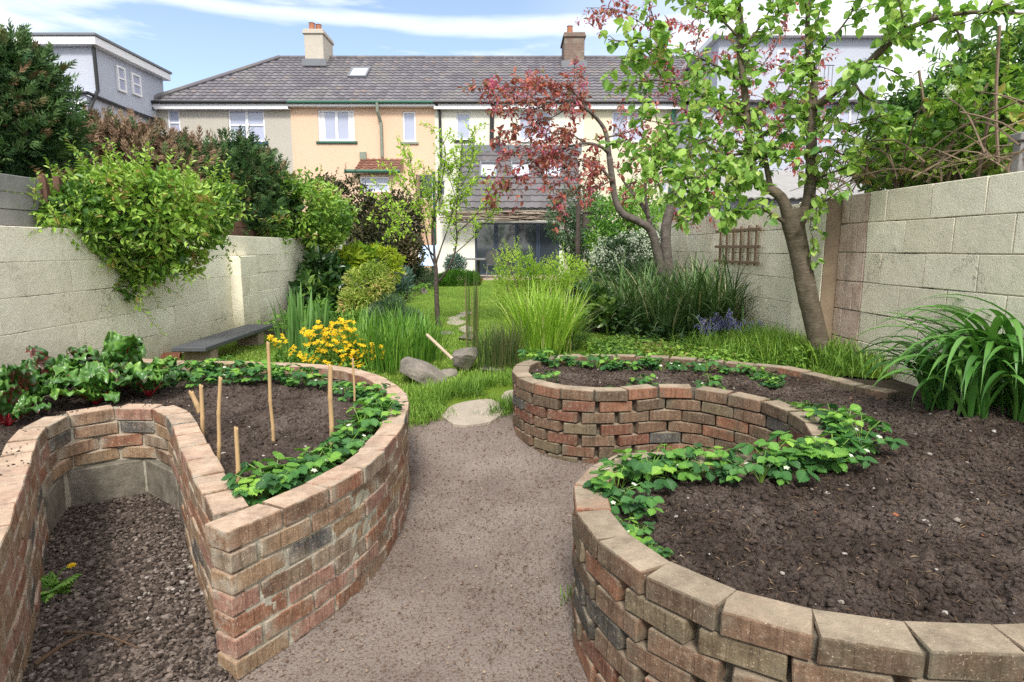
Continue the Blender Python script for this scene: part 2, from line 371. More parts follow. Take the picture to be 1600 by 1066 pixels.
def leaf_mat(name, stops, rough=0.45, transl=0.3, spec=0.35, vein=0.0):
    m = NT(name); r = m.attr("rnd").outputs["Fac"]
    col = m.ramp(r, stops)
    nz_ = m.noise(9, 3); col = m.mix(col, m.mix(col, (0.75, 0.85, 0.7), 1.0, 'MULTIPLY'), nz_)
    if vein:
        uv = m.new("SeparateXYZ"); m.link(m.attr("buv").outputs["Vector"], uv.inputs[0])
        w = m.math('SINE', m.math('MULTIPLY', m.math('SUBTRACT', uv.outputs[0], m.math('MULTIPLY', m.math('ABSOLUTE', uv.outputs[1]), .8)), vein))
        w = m.math('MULTIPLY', m.math('ADD', w, 1.0), .5); mid = m.math('LESS_THAN', m.math('ABSOLUTE', uv.outputs[1]), .025)
        col = m.mix(col, m.mix(col, (0.55, 0.68, 0.5), 1.0, 'MULTIPLY'), m.math('POWER', w, 3.0)); col = m.mix(col, m.mix(col, (1.5, 1.35, 1.3), 1.0, 'MULTIPLY'), mid)
        nrm_ = m.bump(w, .5, .004)
    m.done(col, rough, nrm_ if vein else None, spec)
    if transl:
        t = m.new("BsdfTranslucent"); m.link(m.mix(col, (1.0, 1.15, 0.55), 0.6, 'MULTIPLY'), t.inputs[0])
        x = m.new("MixShader"); x.inputs[0].default_value = transl
        m.link(m.b.outputs[0], x.inputs[1]); m.link(t.outputs[0], x.inputs[2]); m.link(x.outputs[0], m.out.inputs[0])
    return m.m
def plain(name, col, rough=0.6, var=0.15, scale=8, spec=0.3, bump=0.0, metal=0.0, bs=40):
    m = NT(name); n = m.noise(scale, 5)
    c = m.mix(g3(col, 1-var), g3(col, 1+var), n); nm = m.bump(m.noise(bs, 4), bump, 0.01) if bump else None
    return m.done(c, rough, nm, spec, metal)
def bark_mat(name, c0, c1, lent=True):
    m = NT(name); n = m.noise(14, 5, 0.6); col = m.mix(c0, c1, m.ramp(n, [(.3, (0, 0, 0)), (.7, (1, 1, 1))]))
    st = m.noise(10, 3, 0.6, stretch=(1, 1, 6)); col = m.mix(col, g3(c1, 1.5), m.ramp(st, [(.58, (0, 0, 0)), (.68, (.7, .7, .7))]))
    h = m.noise(30, 5, 0.6, stretch=(1, 1, 2.5 if lent else 0.4))
    return m.done(col, 0.8, m.bump(h, 0.6, 0.012), 0.2)
# =================================================================== the setting: ground, path, lawn
rng = np.random.default_rng(11)
def G(x, y):
    x = np.asarray(x, float); y = np.asarray(y, float)
    b = 0.30*sstep(3.0, 5.8, y)
    r = sstep(2.15, 2.5, x)*sstep(2.4, 3.2, y)*(1-sstep(6, 9, y))
    return b+(0.41-b)*r
def ground_mat():
    m = NT("border_earth"); n = m.noise(1.5, 6); c = m.ramp(n, [(.35, (.030, .024, .018)), (.6, (.065, .052, .038)), (.75, (.045, .060, .022))])
    return m.done(c, 0.95, m.bump(m.noise(40, 6), 0.8, 0.03), 0.1)
def path_mat():
    m = NT("path_grit"); a = m.noise(1.3, 6, 0.6); c = m.ramp(a, [(.3, (.135, .104, .088)), (.5, (.205, .168, .145)), (.7, (.275, .232, .205))])
    f = m.noise(95, 3, 0.7); c = m.mix(c, m.mix(c, (0.45, 0.36, 0.30), 1.0, 'MULTIPLY'), m.ramp(f, [(.50, (0, 0, 0)), (.66, (1, 1, 1))]))
    f2 = m.noise(150, 2, 0.7); c = m.mix(c, (.42, .38, .35), m.ramp(f2, [(.64, (0, 0, 0)), (.72, (.8, .8, .8))]))
    v = m.new("TexVoronoi"); v.inputs["Scale"].default_value = 120; m.link(m.co.outputs["Object"], v.inputs["Vector"])
    nb = m.bump(v.outputs["Distance"], 0.3, 0.004); nb = m.bump(m.noise(60, 6, 0.7), 0.6, 0.008, nb)
    return m.done(c, 0.92, nb, 0.15)
def lawn_mat():
    m = NT("lawn_turf"); n = m.noise(2.2, 5); c = m.ramp(n, [(.3, (.13, .21, .025)), (.55, (.20, .30, .035)), (.75, (.28, .35, .055))])
    n2 = m.noise(70, 4, 0.7); c = m.mix(c, m.mix(c, (.5, .6, .4), 1.0, 'MULTIPLY'), n2)
    return m.done(c, 0.9, m.bump(m.noise(120, 4, 0.7, stretch=(1, 1, .2)), 0.9, 0.03), 0.15)
def og(u, v, h=0.0):                # the point of the ground seen at pixel (u, v)
    z = 0.2
    for _ in range(25): p = on(u, v, z+h); z = .5*z+.5*float(G(p[0], p[1]))
    return on(u, v, z+h)
M_ground, M_path, M_lawn = ground_mat(), path_mat(), lawn_mat()
def axis(lo, hi, step, outer):
    a = np.arange(lo, hi+step/2, step); return np.concatenate([[lo-o for o in outer[::-1]], a, [hi+o for o in outer]])
mb = MB(); gx, gy = np.meshgrid(axis(-8, 8, .1, [3, 10, 40, 150, 500]), axis(-4, 28, .1, [3, 10, 40, 150, 700]))
grid(mb, gx, gy, G(gx, gy)-0.012)
tag(mb.build("ground", M_ground, smooth=True), kind="structure")
EDGE = lambda x: 4.28+.25*np.clip(np.asarray(x)+.35, -.6, .5)+.05*np.sin(np.asarray(x)*11)
mb = MB(); gx, gy = np.meshgrid(np.arange(-2.6, 2.4, .025), np.arange(-1.5, 5.0, .025))
pz = G(gx, gy)+0.012*(fbm(P3(gx.ravel()*1.6, gy.ravel()*1.6), 3).reshape(gx.shape)-.5)+0.008*(fbm(P3(gx.ravel()*14, gy.ravel()*14), 4).reshape(gx.shape)-.5)
edge = EDGE(gx)+.25+.12*(fbm(P3(gx.ravel()*6, gy.ravel()*6), 9).reshape(gx.shape)-.5)
grid(mb, gx, gy, pz, mask=gy < edge)
tag(mb.build("path", M_path, smooth=True), kind="structure")
mb = MB(); gx, gy = np.meshgrid(np.arange(-3.3, 3.0, .04), np.arange(3.6, 20.6, .04))
nzl = fbm(P3(gx.ravel()*2.3, gy.ravel()*2.3), 21).reshape(gx.shape)
edge = EDGE(gx)+.03+.25*(nzl-.5)
right_border = 1.15+.9*sstep(8, 5.6, gy)*0.35+.5*(nzl-.5)
lm = (gy > edge) & ((gx < right_border) | (gy < 6.4)) & ~((gx < -2.15+.4*(nzl-.5)) & (gy > 7.2))
grid(mb, gx, gy, G(gx, gy)+0.012+.02*(nzl-.5), mask=lm)
tag(mb.build("lawn", M_lawn, smooth=True), kind="structure")

# =================================================================== painted block walls
def paint_mat(name, base, stain, speck=0.5):
    m = NT(name); r = m.attr("rnd").outputs["Fac"]
    big = m.noise(0.9, 6, 0.62); c = m.mix(base, stain, m.ramp(big, [(.40, (0, 0, 0)), (.72, (1, 1, 1))]))
    med = m.noise(5, 6, 0.7, stretch=(1, 1, .5)); c = m.mix(c, g3(stain, .66), m.ramp(med, [(.55, (0, 0, 0)), (.8, (.4, .4, .4))]))
    c = m.mix(c, m.mix(c, (.86, .85, .82), 1.0, 'MULTIPLY'), r)
    # splash of soil and algae that rises from the ground
    sp = m.new("SeparateXYZ"); m.link(m.co.outputs["Object"], sp.inputs[0])
    low = m.math('MULTIPLY', m.ramp(m.math('ADD', sp.outputs[2], m.math('MULTIPLY', m.noise(4, 5), 0.5)), [(.55, (1, 1, 1)), (.95, (0, 0, 0))]), 0.55)
    c = m.mix(c, (.30, .25, .13), low)
    rc = m.noise(85, 4, .75); c = m.mix(c, m.mix(c, (.70, .68, .64), 1.0, 'MULTIPLY'), m.ramp(rc, [(.48, (0, 0, 0)), (.68, (.42, .42, .42))]))
    run = m.noise(7, 5, .65, stretch=(1, 1, .10)); c = m.mix(c, g3(stain, .62), m.ramp(run, [(.56, (0, 0, 0)), (.76, (.32, .32, .32))]))
    vor = m.new('TexVoronoi'); vor.feature = 'DISTANCE_TO_EDGE'; vor.inputs['Scale'].default_value = 1.1; wv = m.new('VectorMath'); wv.operation = 'ADD'; m.link(m.co.outputs['Object'], wv.inputs[0]); m.link(m.noise(5, 5, .7, out=1), wv.inputs[1]); m.link(wv.outputs[0], vor.inputs['Vector']); ck = m.math('MULTIPLY', m.math('LESS_THAN', vor.outputs['Distance'], .0065), m.ramp(m.noise(1.7, 4), [(.52, (0, 0, 0)), (.6, (.75, .75, .75))])); c = m.mix(c, (.14, .125, .09), ck)
    dots = m.noise(34, 4, 0.75); c = m.mix(c, (.10, .095, .07), m.ramp(dots, [(.66, (0, 0, 0)), (.78, (speck,)*3)]))
    nb = m.bump(m.noise(75, 6, .75), 0.6, 0.010); nb = m.bump(m.noise(9, 4), 0.45, 0.02, nb)
    return m.done(c, 0.85, nb, 0.2)
def joint_mat(name, base):
    m = NT(name); n = m.noise(3.0, 6, .7); c = m.mix(g3(base, .85), (.07, .06, .045), m.ramp(n, [(.50, (0, 0, 0)), (.60, (1, 1, 1))]))
    return m.done(c, 0.95, m.bump(m.noise(50, 5), .6, .01), .1)
M_cream = paint_mat("cream_painted_block", (.92, .88, .73), (.80, .75, .60), .45)
M_grey_cream = paint_mat("weathered_painted_block", (.90, .835, .67), (.73, .665, .53), .6)
M_joint_l = joint_mat("painted_joint_left", (.74, .70, .54)); M_joint_r = joint_mat("painted_joint_right", (.56, .52, .41))
def bare_mat():
    m = NT("bare_pink_block"); n = m.noise(6, 6, .65); c = m.ramp(n, [(.3, (.44, .31, .24)), (.55, (.60, .46, .38)), (.75, (.66, .57, .45))])
    st = m.noise(7, 4, .6, stretch=(1, 1, .25)); c = m.mix(c, (.12, .09, .07), m.ramp(st, [(.55, (0, 0, 0)), (.75, (.7, .7, .7))]))
    return m.done(c, .9, m.bump(m.noise(40, 5), .5, .01), .15)
M_bare = bare_mat()
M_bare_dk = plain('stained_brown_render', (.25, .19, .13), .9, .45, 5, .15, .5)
def block_wall(mbk, mbj, p0, p1, z0, ztop, nrm, thick=.2, L=.45, H=.235, off=0.0, mat=0, seed=0, gap=.006, dep=.007):
    """courses of blocks from p0 to p1 (the visible face line); nrm points out of the face"""
    rg = np.random.default_rng(seed); p0 = np.array(p0, float); p1 = np.array(p1, float); ln = np.linalg.norm(p1-p0); e = (p1-p0)/ln; n = np.array(nrm, float)
    z = ztop; k = 0
    while z > z0:
        s = -(off+(k % 2)*L/2) % L - L
        while s < ln:
            a, b = max(s, 0), min(s+L, ln)
            if b-a > .02:
                c = p0+e*(a+b)/2-n*(thick/2); h = H-gap
                cbox(mbk, (c[0], c[1], z-H/2), (b-a-gap, thick, h), ex=(e[0], e[1], 0), ey=(-n[0], -n[1], 0), ch=.004, rnd=rg.random(), mat=mat, wob=.0012)
            s += L
        z -= H; k += 1
    c = (p0+p1)/2-n*(thick/2)
    cbox(mbj, (c[0], c[1], (z0+ztop)/2-.004), (ln-.004, thick-2*dep, ztop-z0-.004), ex=(e[0], e[1], 0), ey=(-n[0], -n[1], 0), ch=.002)
# left wall
lw = thing("garden_wall", "long cream painted block wall on the left with the slate bench at its foot", "wall", (-3.4, 6, 0))
bk, jt = MB(), MB()
block_wall(bk, jt, (-3.3, -1.5), (-3.3, 16.5), -.1, 1.50, (1, 0), seed=3, L=1.35, gap=.0026, dep=.0035)
bk.build("blockwork", M_cream, lw); jt.build("mortar", M_joint_l, lw)
pr = MB(); block_wall(pr, pr, (-3.17, 7.15), (-3.17, 7.62), 0, 1.26, (1, 0), seed=8, thick=.14, gap=.004, dep=.004); pr.build("pier", M_cream, lw)
# right wall: it bends away slightly and steps at the pier
def RX(y): return 3.10-.063*y
rwd = unit(np.array([-.063, 1.0])); rwn = np.array([-rwd[1], rwd[0]])
rw = thing("garden_wall", "weathered pale block wall on the right, patched with bare pink blocks by its pier", "wall", (3.1, 4, 0))
bk, jt, br, pi_ = MB(), MB(), MB(), MB()
q = lambda y, o=0.0: (RX(y)-o, y)
block_wall(bk, jt, q(-1.5), q(4.86), -.1, 1.79, rwn, seed=5, off=.13, gap=.007, dep=.010)
block_wall(br, jt, q(4.864), q(5.22), -.1, 1.79, rwn, seed=6, L=.24, gap=.009, dep=.012)
block_wall(bk, jt, q(5.70, .02), q(21), -.1, 1.77, rwn, seed=7, off=.2, gap=.005, dep=.005)
ex = (rwd[0], rwd[1], 0); nn = (-rwn[0], -rwn[1], 0); c = q(5.463, .045)
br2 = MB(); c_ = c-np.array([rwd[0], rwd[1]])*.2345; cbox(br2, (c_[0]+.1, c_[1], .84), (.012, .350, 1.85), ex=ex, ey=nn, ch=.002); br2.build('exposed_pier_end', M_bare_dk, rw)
cbox(pi_, (c[0]+.1, c[1], .84), (.47, .36, 1.86), ex=ex, ey=nn, ch=.012)
bk.build("blockwork", M_grey_cream, rw); jt.build("mortar", M_joint_r, rw); br.build("bare_blocks", M_bare, rw); pi_.build("pier", M_grey_cream, rw)

# =================================================================== brick raised beds
def brick_mat(name, stops, moss, pale, smear=(.42, .385, .31)):
    m = NT(name); at_ = m.attr("rnd"); r = at_.outputs["Fac"]
    c = m.ramp(r, stops, 'CONSTANT')
    n = m.noise(16, 6, .65); c = m.mix(c, m.mix(c, (.55, .52, .5), 1.0, 'MULTIPLY'), m.ramp(n, [(.4, (0, 0, 0)), (.7, (1, 1, 1))]))
    n1 = m.noise(5.5, 5, .6); c = m.mix(c, moss, m.ramp(n1, [(.50, (0, 0, 0)), (.74, (.75, .75, .75))]))
    n2 = m.noise(60, 5, .75); c = m.mix(c, pale, m.ramp(n2, [(.54, (0, 0, 0)), (.72, (.6, .6, .6))]))
    n4 = m.noise(28, 6, .7); c = m.mix(c, (.07, .06, .045), m.ramp(n4, [(.56, (0, 0, 0)), (.74, (.75, .75, .75))]))
    stk = m.noise(70, 4, .65, stretch=(1, 1, .10)); c = m.mix(c, m.mix(c, (.62, .58, .55), 1.0, 'MULTIPLY'), m.ramp(stk, [(.44, (0, 0, 0)), (.66, (.8, .8, .8))]))
    uv0 = m.new("SeparateXYZ"); m.link(m.attr("buv").outputs["Vector"], uv0.inputs[0]); eu = m.math('ABSOLUTE', m.math('SUBTRACT', uv0.outputs[0], .5)); ev = m.math('ABSOLUTE', m.math('SUBTRACT', uv0.outputs[1], .5))
    em = m.math('MAXIMUM', m.math('ADD', m.math('MULTIPLY', eu, .5), .24), ev); em = m.math('MULTIPLY', m.ramp(em, [(.36, (0, 0, 0)), (.50, (1, 1, 1))]), m.ramp(m.noise(11, 6, .7), [(.46, (0, 0, 0)), (.60, (1, 1, 1))]))
    c = m.mix(c, smear, m.math('MULTIPLY', em, .8))
    # weathered bleaching of upward faces (lichen and dust lie on top)
    ge = m.new("NewGeometry"); sp = m.new("SeparateXYZ"); m.link(ge.outputs["True Normal"], sp.inputs[0])
    up = m.math('MULTIPLY', m.math('GREATER_THAN', sp.outputs[2], .8), .86); c = m.mix(c, m.mix(m.mix(pale, g3(pale, .50), m.ramp(m.noise(9, 6, .7), [(.38, (0, 0, 0)), (.66, (1, 1, 1))])), m.mix(c, pale, .35), m.ramp(m.noise(3.2, 5, .6), [(.42, (0, 0, 0)), (.68, (.8, .8, .8))])), up)
    sp1 = m.ramp(m.noise(170, 3, .8), [(.60, (0, 0, 0)), (.70, (.8, .8, .8))]); c = m.mix(c, g3(pale, .38), sp1); sp2 = m.ramp(m.noise(140, 2, .8, stretch=(1.1, .9, 1)), [(.64, (0, 0, 0)), (.72, (.7, .7, .7))]); c = m.mix(c, g3(pale, 1.45), sp2)
    # spacer nibs cast on the long faces
    uv = m.new("SeparateXYZ"); m.link(m.attr("buv").outputs["Vector"], uv.inputs[0])
    g = m.ramp(uv.outputs[0], [(.0, (0, 0, 0)), (.335, (0, 0, 0)), (.345, (1, 1, 1)), (.365, (1, 1, 1)), (.375, (0, 0, 0)), (.70, (0, 0, 0)), (.71, (.8, .8, .8)), (.725, (.8, .8, .8)), (.735, (0, 0, 0))])
    nb = m.bump(m.noise(150, 4, .8), .8, .005); nb = m.bump(m.noise(22, 5, .65), .7, .008, nb); g = m.math('MULTIPLY', g, m.math('LESS_THAN', sp.outputs[2], .5)); nb = m.bump(g, .6, .004, nb)
    return m.done(c, .85, nb, .2)
RED, DRED, BUFF, BRN, GRY, PINK = (.30, .145, .088), (.21, .095, .062), (.36, .245, .15), (.205, .13, .085), (.105, .105, .10), (.36, .20, .15)
M_brick_l = brick_mat("warm_brick", [(0, BUFF), (.22, PINK), (.42, RED), (.60, (.31, .20, .13)), (.76, BRN), (.86, (.30, .235, .17)), (.93, GRY)], (.24, .19, .13), (.62, .45, .33))
M_brick_r = brick_mat("weathered_brick", [(0, DRED), (.18, RED), (.36, BRN), (.58, (.15, .105, .07)), (.72, (.20, .16, .10)), (.84, GRY), (.94, (.085, .082, .075))], (.095, .088, .055), (.44, .355, .26), (.16, .14, .10))
def mortar_mat(name, c0, c1):
    m = NT(name); n = m.noise(12, 6, .65); c = m.mix(c0, c1, m.ramp(n, [(.35, (0, 0, 0)), (.7, (1, 1, 1))]))
    return m.done(c, .95, m.bump(m.noise(70, 5, .7), .8, .008), .1)
M_mortar = mortar_mat("sandy_mortar", (.44, .41, .335), (.27, .25, .18)); M_mortar_dk = mortar_mat("dirty_mortar", (.15, .13, .10), (.05, .045, .035))
M_conc = mortar_mat("rough_concrete_block", (.25, .225, .185), (.11, .098, .075))
TOP, PITCHZ, BH, BL, BW = .50, .072, .0635, .200, .102
def arclen(c): return np.concatenate([[0], np.cumsum(np.linalg.norm(np.diff(c, axis=0), axis=1))])
def offset(c, d):
    t = unit(np.gradient(c, axis=0)); return c+np.stack([-t[:, 1], t[:, 0]], -1)*d
def lay(mb, curve, z, L=BL, H=BH, W=BW, gap=.012, start=0.0, rg=None, off=0.0, jit=1.0, ch=.0035, rnds=None, end=0.0, rlo=(0, 1), first=None, gapx=0.0):
    s = arclen(curve); tot = s[-1]-end; p = lambda q_: np.array([np.interp(q_, s, curve[:, 0]), np.interp(q_, s, curve[:, 1])])
    a = start; 
    while a < tot-.03:
        b = min(a+(first if first and a == start else L)*(1+rg.normal(0, .012)), tot)
        if b-a > .04:
            A, B = p(a), p(b); e = unit(B-A); an = rg.normal(0, .010*jit); e = np.array([e[0]*math.cos(an)-e[1]*math.sin(an), e[0]*math.sin(an)+e[1]*math.cos(an)])
            nl = np.array([-e[1], e[0]]); c = (A+B)/2+nl*(W/2+off+rg.normal(0, .0022*jit)); rl = rg.normal(0, .008*jit)
            cbox(mb, (c[0], c[1], z+H/2+rg.normal(0, .0012*jit)), (b-a, W, H), ex=(e[0]*math.cos(rl), e[1]*math.cos(rl), math.sin(rl)), ey=(nl[0], nl[1], 0), ez=(-e[0]*math.sin(rl), -e[1]*math.sin(rl), math.cos(rl)), ch=ch, rnd=rg.uniform(*rlo) if rnds is None else rnds, wob=.0013)
        cv = 0.0
        if gapx:
            t0_, t1_ = p(max(b-.12, 0)), p(min(b+.12, s[-1])); pm = p(b); d0, d1 = unit(pm-t0_), unit(t1_-pm); cv = float(np.clip((d0[0]*d1[1]-d0[1]*d1[0])*9, 0, 1))
        a = b+gap*(1+.5*rg.random())+gapx*cv
def core(mb, curve, z0, z1, o0, o1, rough=.004, seed=0, step=.02):
    c = curve; A, B = offset(c, o0), offset(c, o1); nzv = np.linspace(z0, z1, max(2, int((z1-z0)/step)+1)); m = len(c)
    def side(Cv, sgn):
        X = np.repeat(Cv[None], len(nzv), 0); Z = np.repeat(nzv[:, None], m, 1)
        nn_ = fbm(np.stack([X[..., 0].ravel()*26, X[..., 1].ravel()*26, Z.ravel()*26], -1), seed).reshape(Z.shape)-.5
        t = unit(np.gradient(Cv, axis=0)); nl = np.stack([-t[:, 1], t[:, 0]], -1)
        X = X+nl[None]*(sgn*nn_*2*rough)[..., None]; return X, Z
    XA, ZA = side(A, -1); XB, ZB = side(B, 1)
    grid(mb, XA[..., 0], XA[..., 1], ZA); grid(mb, XB[:, ::-1, 0], XB[:, ::-1, 1], ZB)
    T = np.stack([XA[-1], XB[-1]]); zt = np.full((2, m), z1); grid(mb, T[..., 0], T[..., 1], zt)
    for k in (0, -1):
        V = [(*XA[0, k], z0), (*XB[0, k], z0), (*XB[-1, k], z1), (*XA[-1, k], z1)]; mb.add(V, [[[0, 1, 2, 3]]])
pts = lambda L_: np.array([on(u, v, TOP)[:2] for u, v in L_])
# ---- right bed: a kidney with a deep bay
R_pts = np.vstack([pts([(1409, 612), (1339, 597), (1234, 573), (1122, 562), (1015, 555), (906, 553), (850, 557)]),
                   pts([(812, 567), (801, 580), (810, 590), (840, 601), (887, 609), (944, 611), (997, 609), (1042, 605), (1096, 609), (1155, 620), (1211, 634), (1253, 657), (1270, 678)]),
                   pts([(1255, 700), (1150, 712), (1060, 706), (1000, 703), (950, 715), (912, 738), (896, 768), (908, 815), (955, 862), (1010, 900), (1130, 955), (1240, 984), (1335, 1006), (1490, 1023), (1600, 1027)]),
                   np.array([(1.5, 1.24), (1.95, 1.48), (2.3, 1.9), (2.55, 2.4)])])
R_curve = spline(R_pts, .01)
rb = thing("raised_bed", "kidney shaped brick bed with a deep bay, on the right of the path", "raised bed", (*R_pts[10], 0))
rg = np.random.default_rng(5); bk = MB(); cp = MB(); mo = MB()
for k in range(6):
    lay(bk, R_curve, TOP-.067-PITCHZ*(k+1)+.002, start=(k % 2)*.108, gap=.007, rg=rg, gapx=.028)
lay(cp, R_curve, TOP-.066, H=.066, W=.115, off=-.004, gap=.012, start=.01, rg=rg, ch=.004, rlo=(.30, .78))
core(mo, R_curve, -.03, TOP-.012, .050, .098, .008, 3); core(mo, R_curve, TOP-.068, TOP-.012, .016, .06, .006, 5)
bk.build("brick_courses", M_brick_r, rb); cp.build("coping", M_brick_r, rb); mo.build("mortar", M_mortar_dk, rb)
# ---- left bed: round, with a long narrow bay cut into its near side
L_bay = np.vstack([np.array([(-1.12, .85), (-1.33, 1.35)]), pts([(7, 837), (27, 786), (43, 734), (58, 685), (88, 656), (130, 645), (185, 638), (237, 639), (264, 654), (292, 724), (322, 782), (346, 822)])])
L_front = np.vstack([pts([(354, 834), (400, 814), (452, 791), (534, 752), (585, 717), (613, 688), (630, 661), (637, 636), (633, 614), (610, 595), (573, 580), (531, 572), (480, 568), (424, 566), (360, 564), (300, 564)]), np.array([(-3.2, 4.75)])])
B_curve = spline(L_bay, .01); Fr_curve = spline(L_front, .01)
_i1 = int(np.argmin(np.linalg.norm(B_curve-on(58, 685, TOP)[:2], axis=1))); _i2 = int(np.argmin(np.linalg.norm(B_curve-on(272, 676, TOP)[:2], axis=1))); B_left, B_back, B_diag = B_curve[:_i1], B_curve[_i1:_i2], B_curve[_i2:]
lb = thing("raised_bed", "round warm brick bed with a narrow bay, on the left of the path", "raised bed", (*L_front[0], 0))
rg = np.random.default_rng(9); bk = MB(); cp = MB(); mo = MB(); cbk = MB()
for k in range(7):
    z = TOP-.067-PITCHZ*(k+1)+.002
    if k < 6: lay(bk, Fr_curve, z, start=.002, first=(.098 if k % 2 == 0 else None), gap=.011, rg=rg)
    if k < 3: lay(bk, B_curve, z, start=(k % 2)*.105, gap=.009, rg=rg, end=.108)
    elif k < 6:
        lay(bk, B_diag, z, start=(k % 2)*.105, gap=.009, rg=rg, end=.108); lay(bk, B_left, z, start=(k % 2)*.105, gap=.009, rg=rg)
lay(cp, Fr_curve, TOP-.066, H=.066, W=.112, off=-.003, gap=.009, start=.0, rg=rg, ch=.0035)
lay(cp, B_curve, TOP-.066, H=.066, W=.112, off=-.003, gap=.006, start=.02, rg=rg, ch=.0035, end=.112)
for zz in (-.02, .0):
    pass
lay(cbk, B_back, -.03, L=.36, H=.237, W=.10, off=.004, gap=.014, rg=rg, ch=.006)
core(mo, Fr_curve[5:], -.03, TOP-.006, .008, .096, .008, 4); core(mo, B_curve[:-12], -.03, TOP-.010, .007, .092, .006, 6)
bk.build("brick_courses", M_brick_l, lb); cp.build("coping", M_brick_l, lb); mo.build("mortar", M_mortar, lb); cbk.build("concrete_footing", M_conc, lb)

# ---- soil in both beds
def soil_mat():
    m = NT("dug_soil"); n = m.noise(3, 6, .6); c = m.ramp(n, [(.3, (.125, .096, .080)), (.55, (.20, .158, .134)), (.75, (.29, .24, .205))])
    n2 = m.noise(55, 5, .7); c = m.mix(c, m.mix(c, (.45, .42, .4), 1.0, 'MULTIPLY'), m.ramp(n2, [(.4, (0, 0, 0)), (.65, (1, 1, 1))]))
    dr = m.noise(1.1, 5, .7); c = m.mix(c, m.mix(c, (.55, .52, .5), 1.0, 'MULTIPLY'), m.ramp(dr, [(.42, (0, 0, 0)), (.6, (1, 1, 1))])); n3 = m.noise(130, 2, .6); c = m.mix(c, (.27, .21, .16), m.ramp(n3, [(.66, (0, 0, 0)), (.72, (.8, .8, .8))]))
    return m.done(c, .92, m.bump(m.noise(60, 6, .75), 1.0, .018, m.bump(m.noise(170, 4, .8), 1.0, .008)), .15)
def bits_mat(name, stops):
    m = NT(name); c = m.ramp(m.attr("rnd").outputs["Fac"], stops); c = m.mix(c, m.mix(c, (.6, .6, .6), 1.0, 'MULTIPLY'), m.noise(60, 4))
    return m.done(c, .85, m.bump(m.noise(120, 4), .4, .003), .2)
M_soil = soil_mat()
M_stone_bits = bits_mat("pale_stone_bits", [(0, (.30, .25, .21)), (.5, (.42, .38, .34)), (.8, (.52, .49, .46)), (.93, (.35, .12, .06))])
M_straw = bits_mat("dry_stalk_bits", [(0, (.08, .05, .032)), (.6, (.16, .10, .062)), (1, (.34, .25, .15))])
def soil(name, poly, step, z0, seed, nclod, nst, nstk, mound=None):
    poly = np.asarray(poly); lo, hi = poly.min(0), poly.max(0)
    x, y = np.meshgrid(np.arange(lo[0], hi[0], step), np.arange(lo[1], hi[1], step)); xr, yr = x.ravel(), y.ravel()
    def height(X, Y):
        h = .07*(fbm(P3(X*2.6, Y*2.6), seed, 3)-.5)
        a = fbm(P3(X*13, Y*13), seed+3, 3); h = h+.058*np.abs(a-.5)*1.3*(.4+1.2*vnoise(P3(X*3, Y*3), seed+20))+.030*(fbm(P3(X*32, Y*32), seed+5, 4, .6)-.5)
        h = h+.026*np.clip(vnoise(P3(X*46, Y*46), seed+8)-.45, 0, 1)+.016*(fbm(P3(X*85, Y*85), seed+11, 2, .7)-.5)
        return z0+h-.012
    z = height(xr, yr).reshape(x.shape); mb = MB(); grid(mb, x, y, z, mask=inpoly(x, y, poly))
    rg = np.random.default_rng(seed)
    def scatter(n):
        px = rg.uniform(lo[0], hi[0], n*3); py = rg.uniform(lo[1], hi[1], n*3); k = inpoly(px, py, poly); px, py = px[k][:n], py[k][:n]; return np.stack([px, py, height(px, py)], -1)
    P = scatter(nclod); rad = .0020+.0125*rg.random(len(P))**4.0; pebbles(mb, P+[0, 0, .002], rad, .85, mat=0, seed=seed, jag=.45)
    P = scatter(nst); pebbles(mb, P+[0, 0, .003], .003+.011*rg.random(len(P))**3, .6, mat=1, seed=seed+1)
    P = scatter(nstk); n = len(P); az = rg.uniform(0, 6.28, n); d = np.stack([np.cos(az), np.sin(az), rg.normal(0, .25, n)], -1)
    leaves(mb, P+[0, 0, .007], d, np.stack([rg.normal(0, .4, n), rg.normal(0, .4, n), np.ones(n)], -1), rg.uniform(.008, .04, n), rg.uniform(.0015, .005, n), T_DIAMOND, mat=2)
    o = mb.build(name, [M_soil, M_stone_bits, M_straw], smooth=True); return tag(o, kind="structure"), height
R_poly = np.vstack([offset(R_curve, .055)[::6], [(2.75, 2.4), (2.9, 3.0), (2.85, 3.7), (2.4, 3.62)]])
_, soilR = soil("soil_right_bed", R_poly, .009, .445, 31, 42000, 330, 5200)
L_poly = np.vstack([offset(Fr_curve, .055)[::6], [(-3.28, 4.7), (-3.28, .9), (-1.25, .85)], offset(B_curve, .055)[::6]])
_, soilL = soil("soil_left_bed", L_poly, .012, .425, 41, 20000, 320, 1800)
rg = np.random.default_rng(63); mb = MB(); c_ = offset(B_curve, .055); k = rg.integers(25, int(len(c_)*.62), 420); keep = fbm(P3(c_[k, 0]*6, c_[k, 1]*6), 3) > .5
k = k[keep]; P = np.c_[c_[k]+rg.normal(0, .022, (len(k), 2)), np.full(len(k), TOP+.002)]; pebbles(mb, P, .0015+.006*rg.random(len(P))**2.5, .7, seed=64, jag=.4)
tag(mb.build("soil_crumbs", M_soil, smooth=True), "crumbs of soil spilt on the coping of the left bed", kind="stuff")
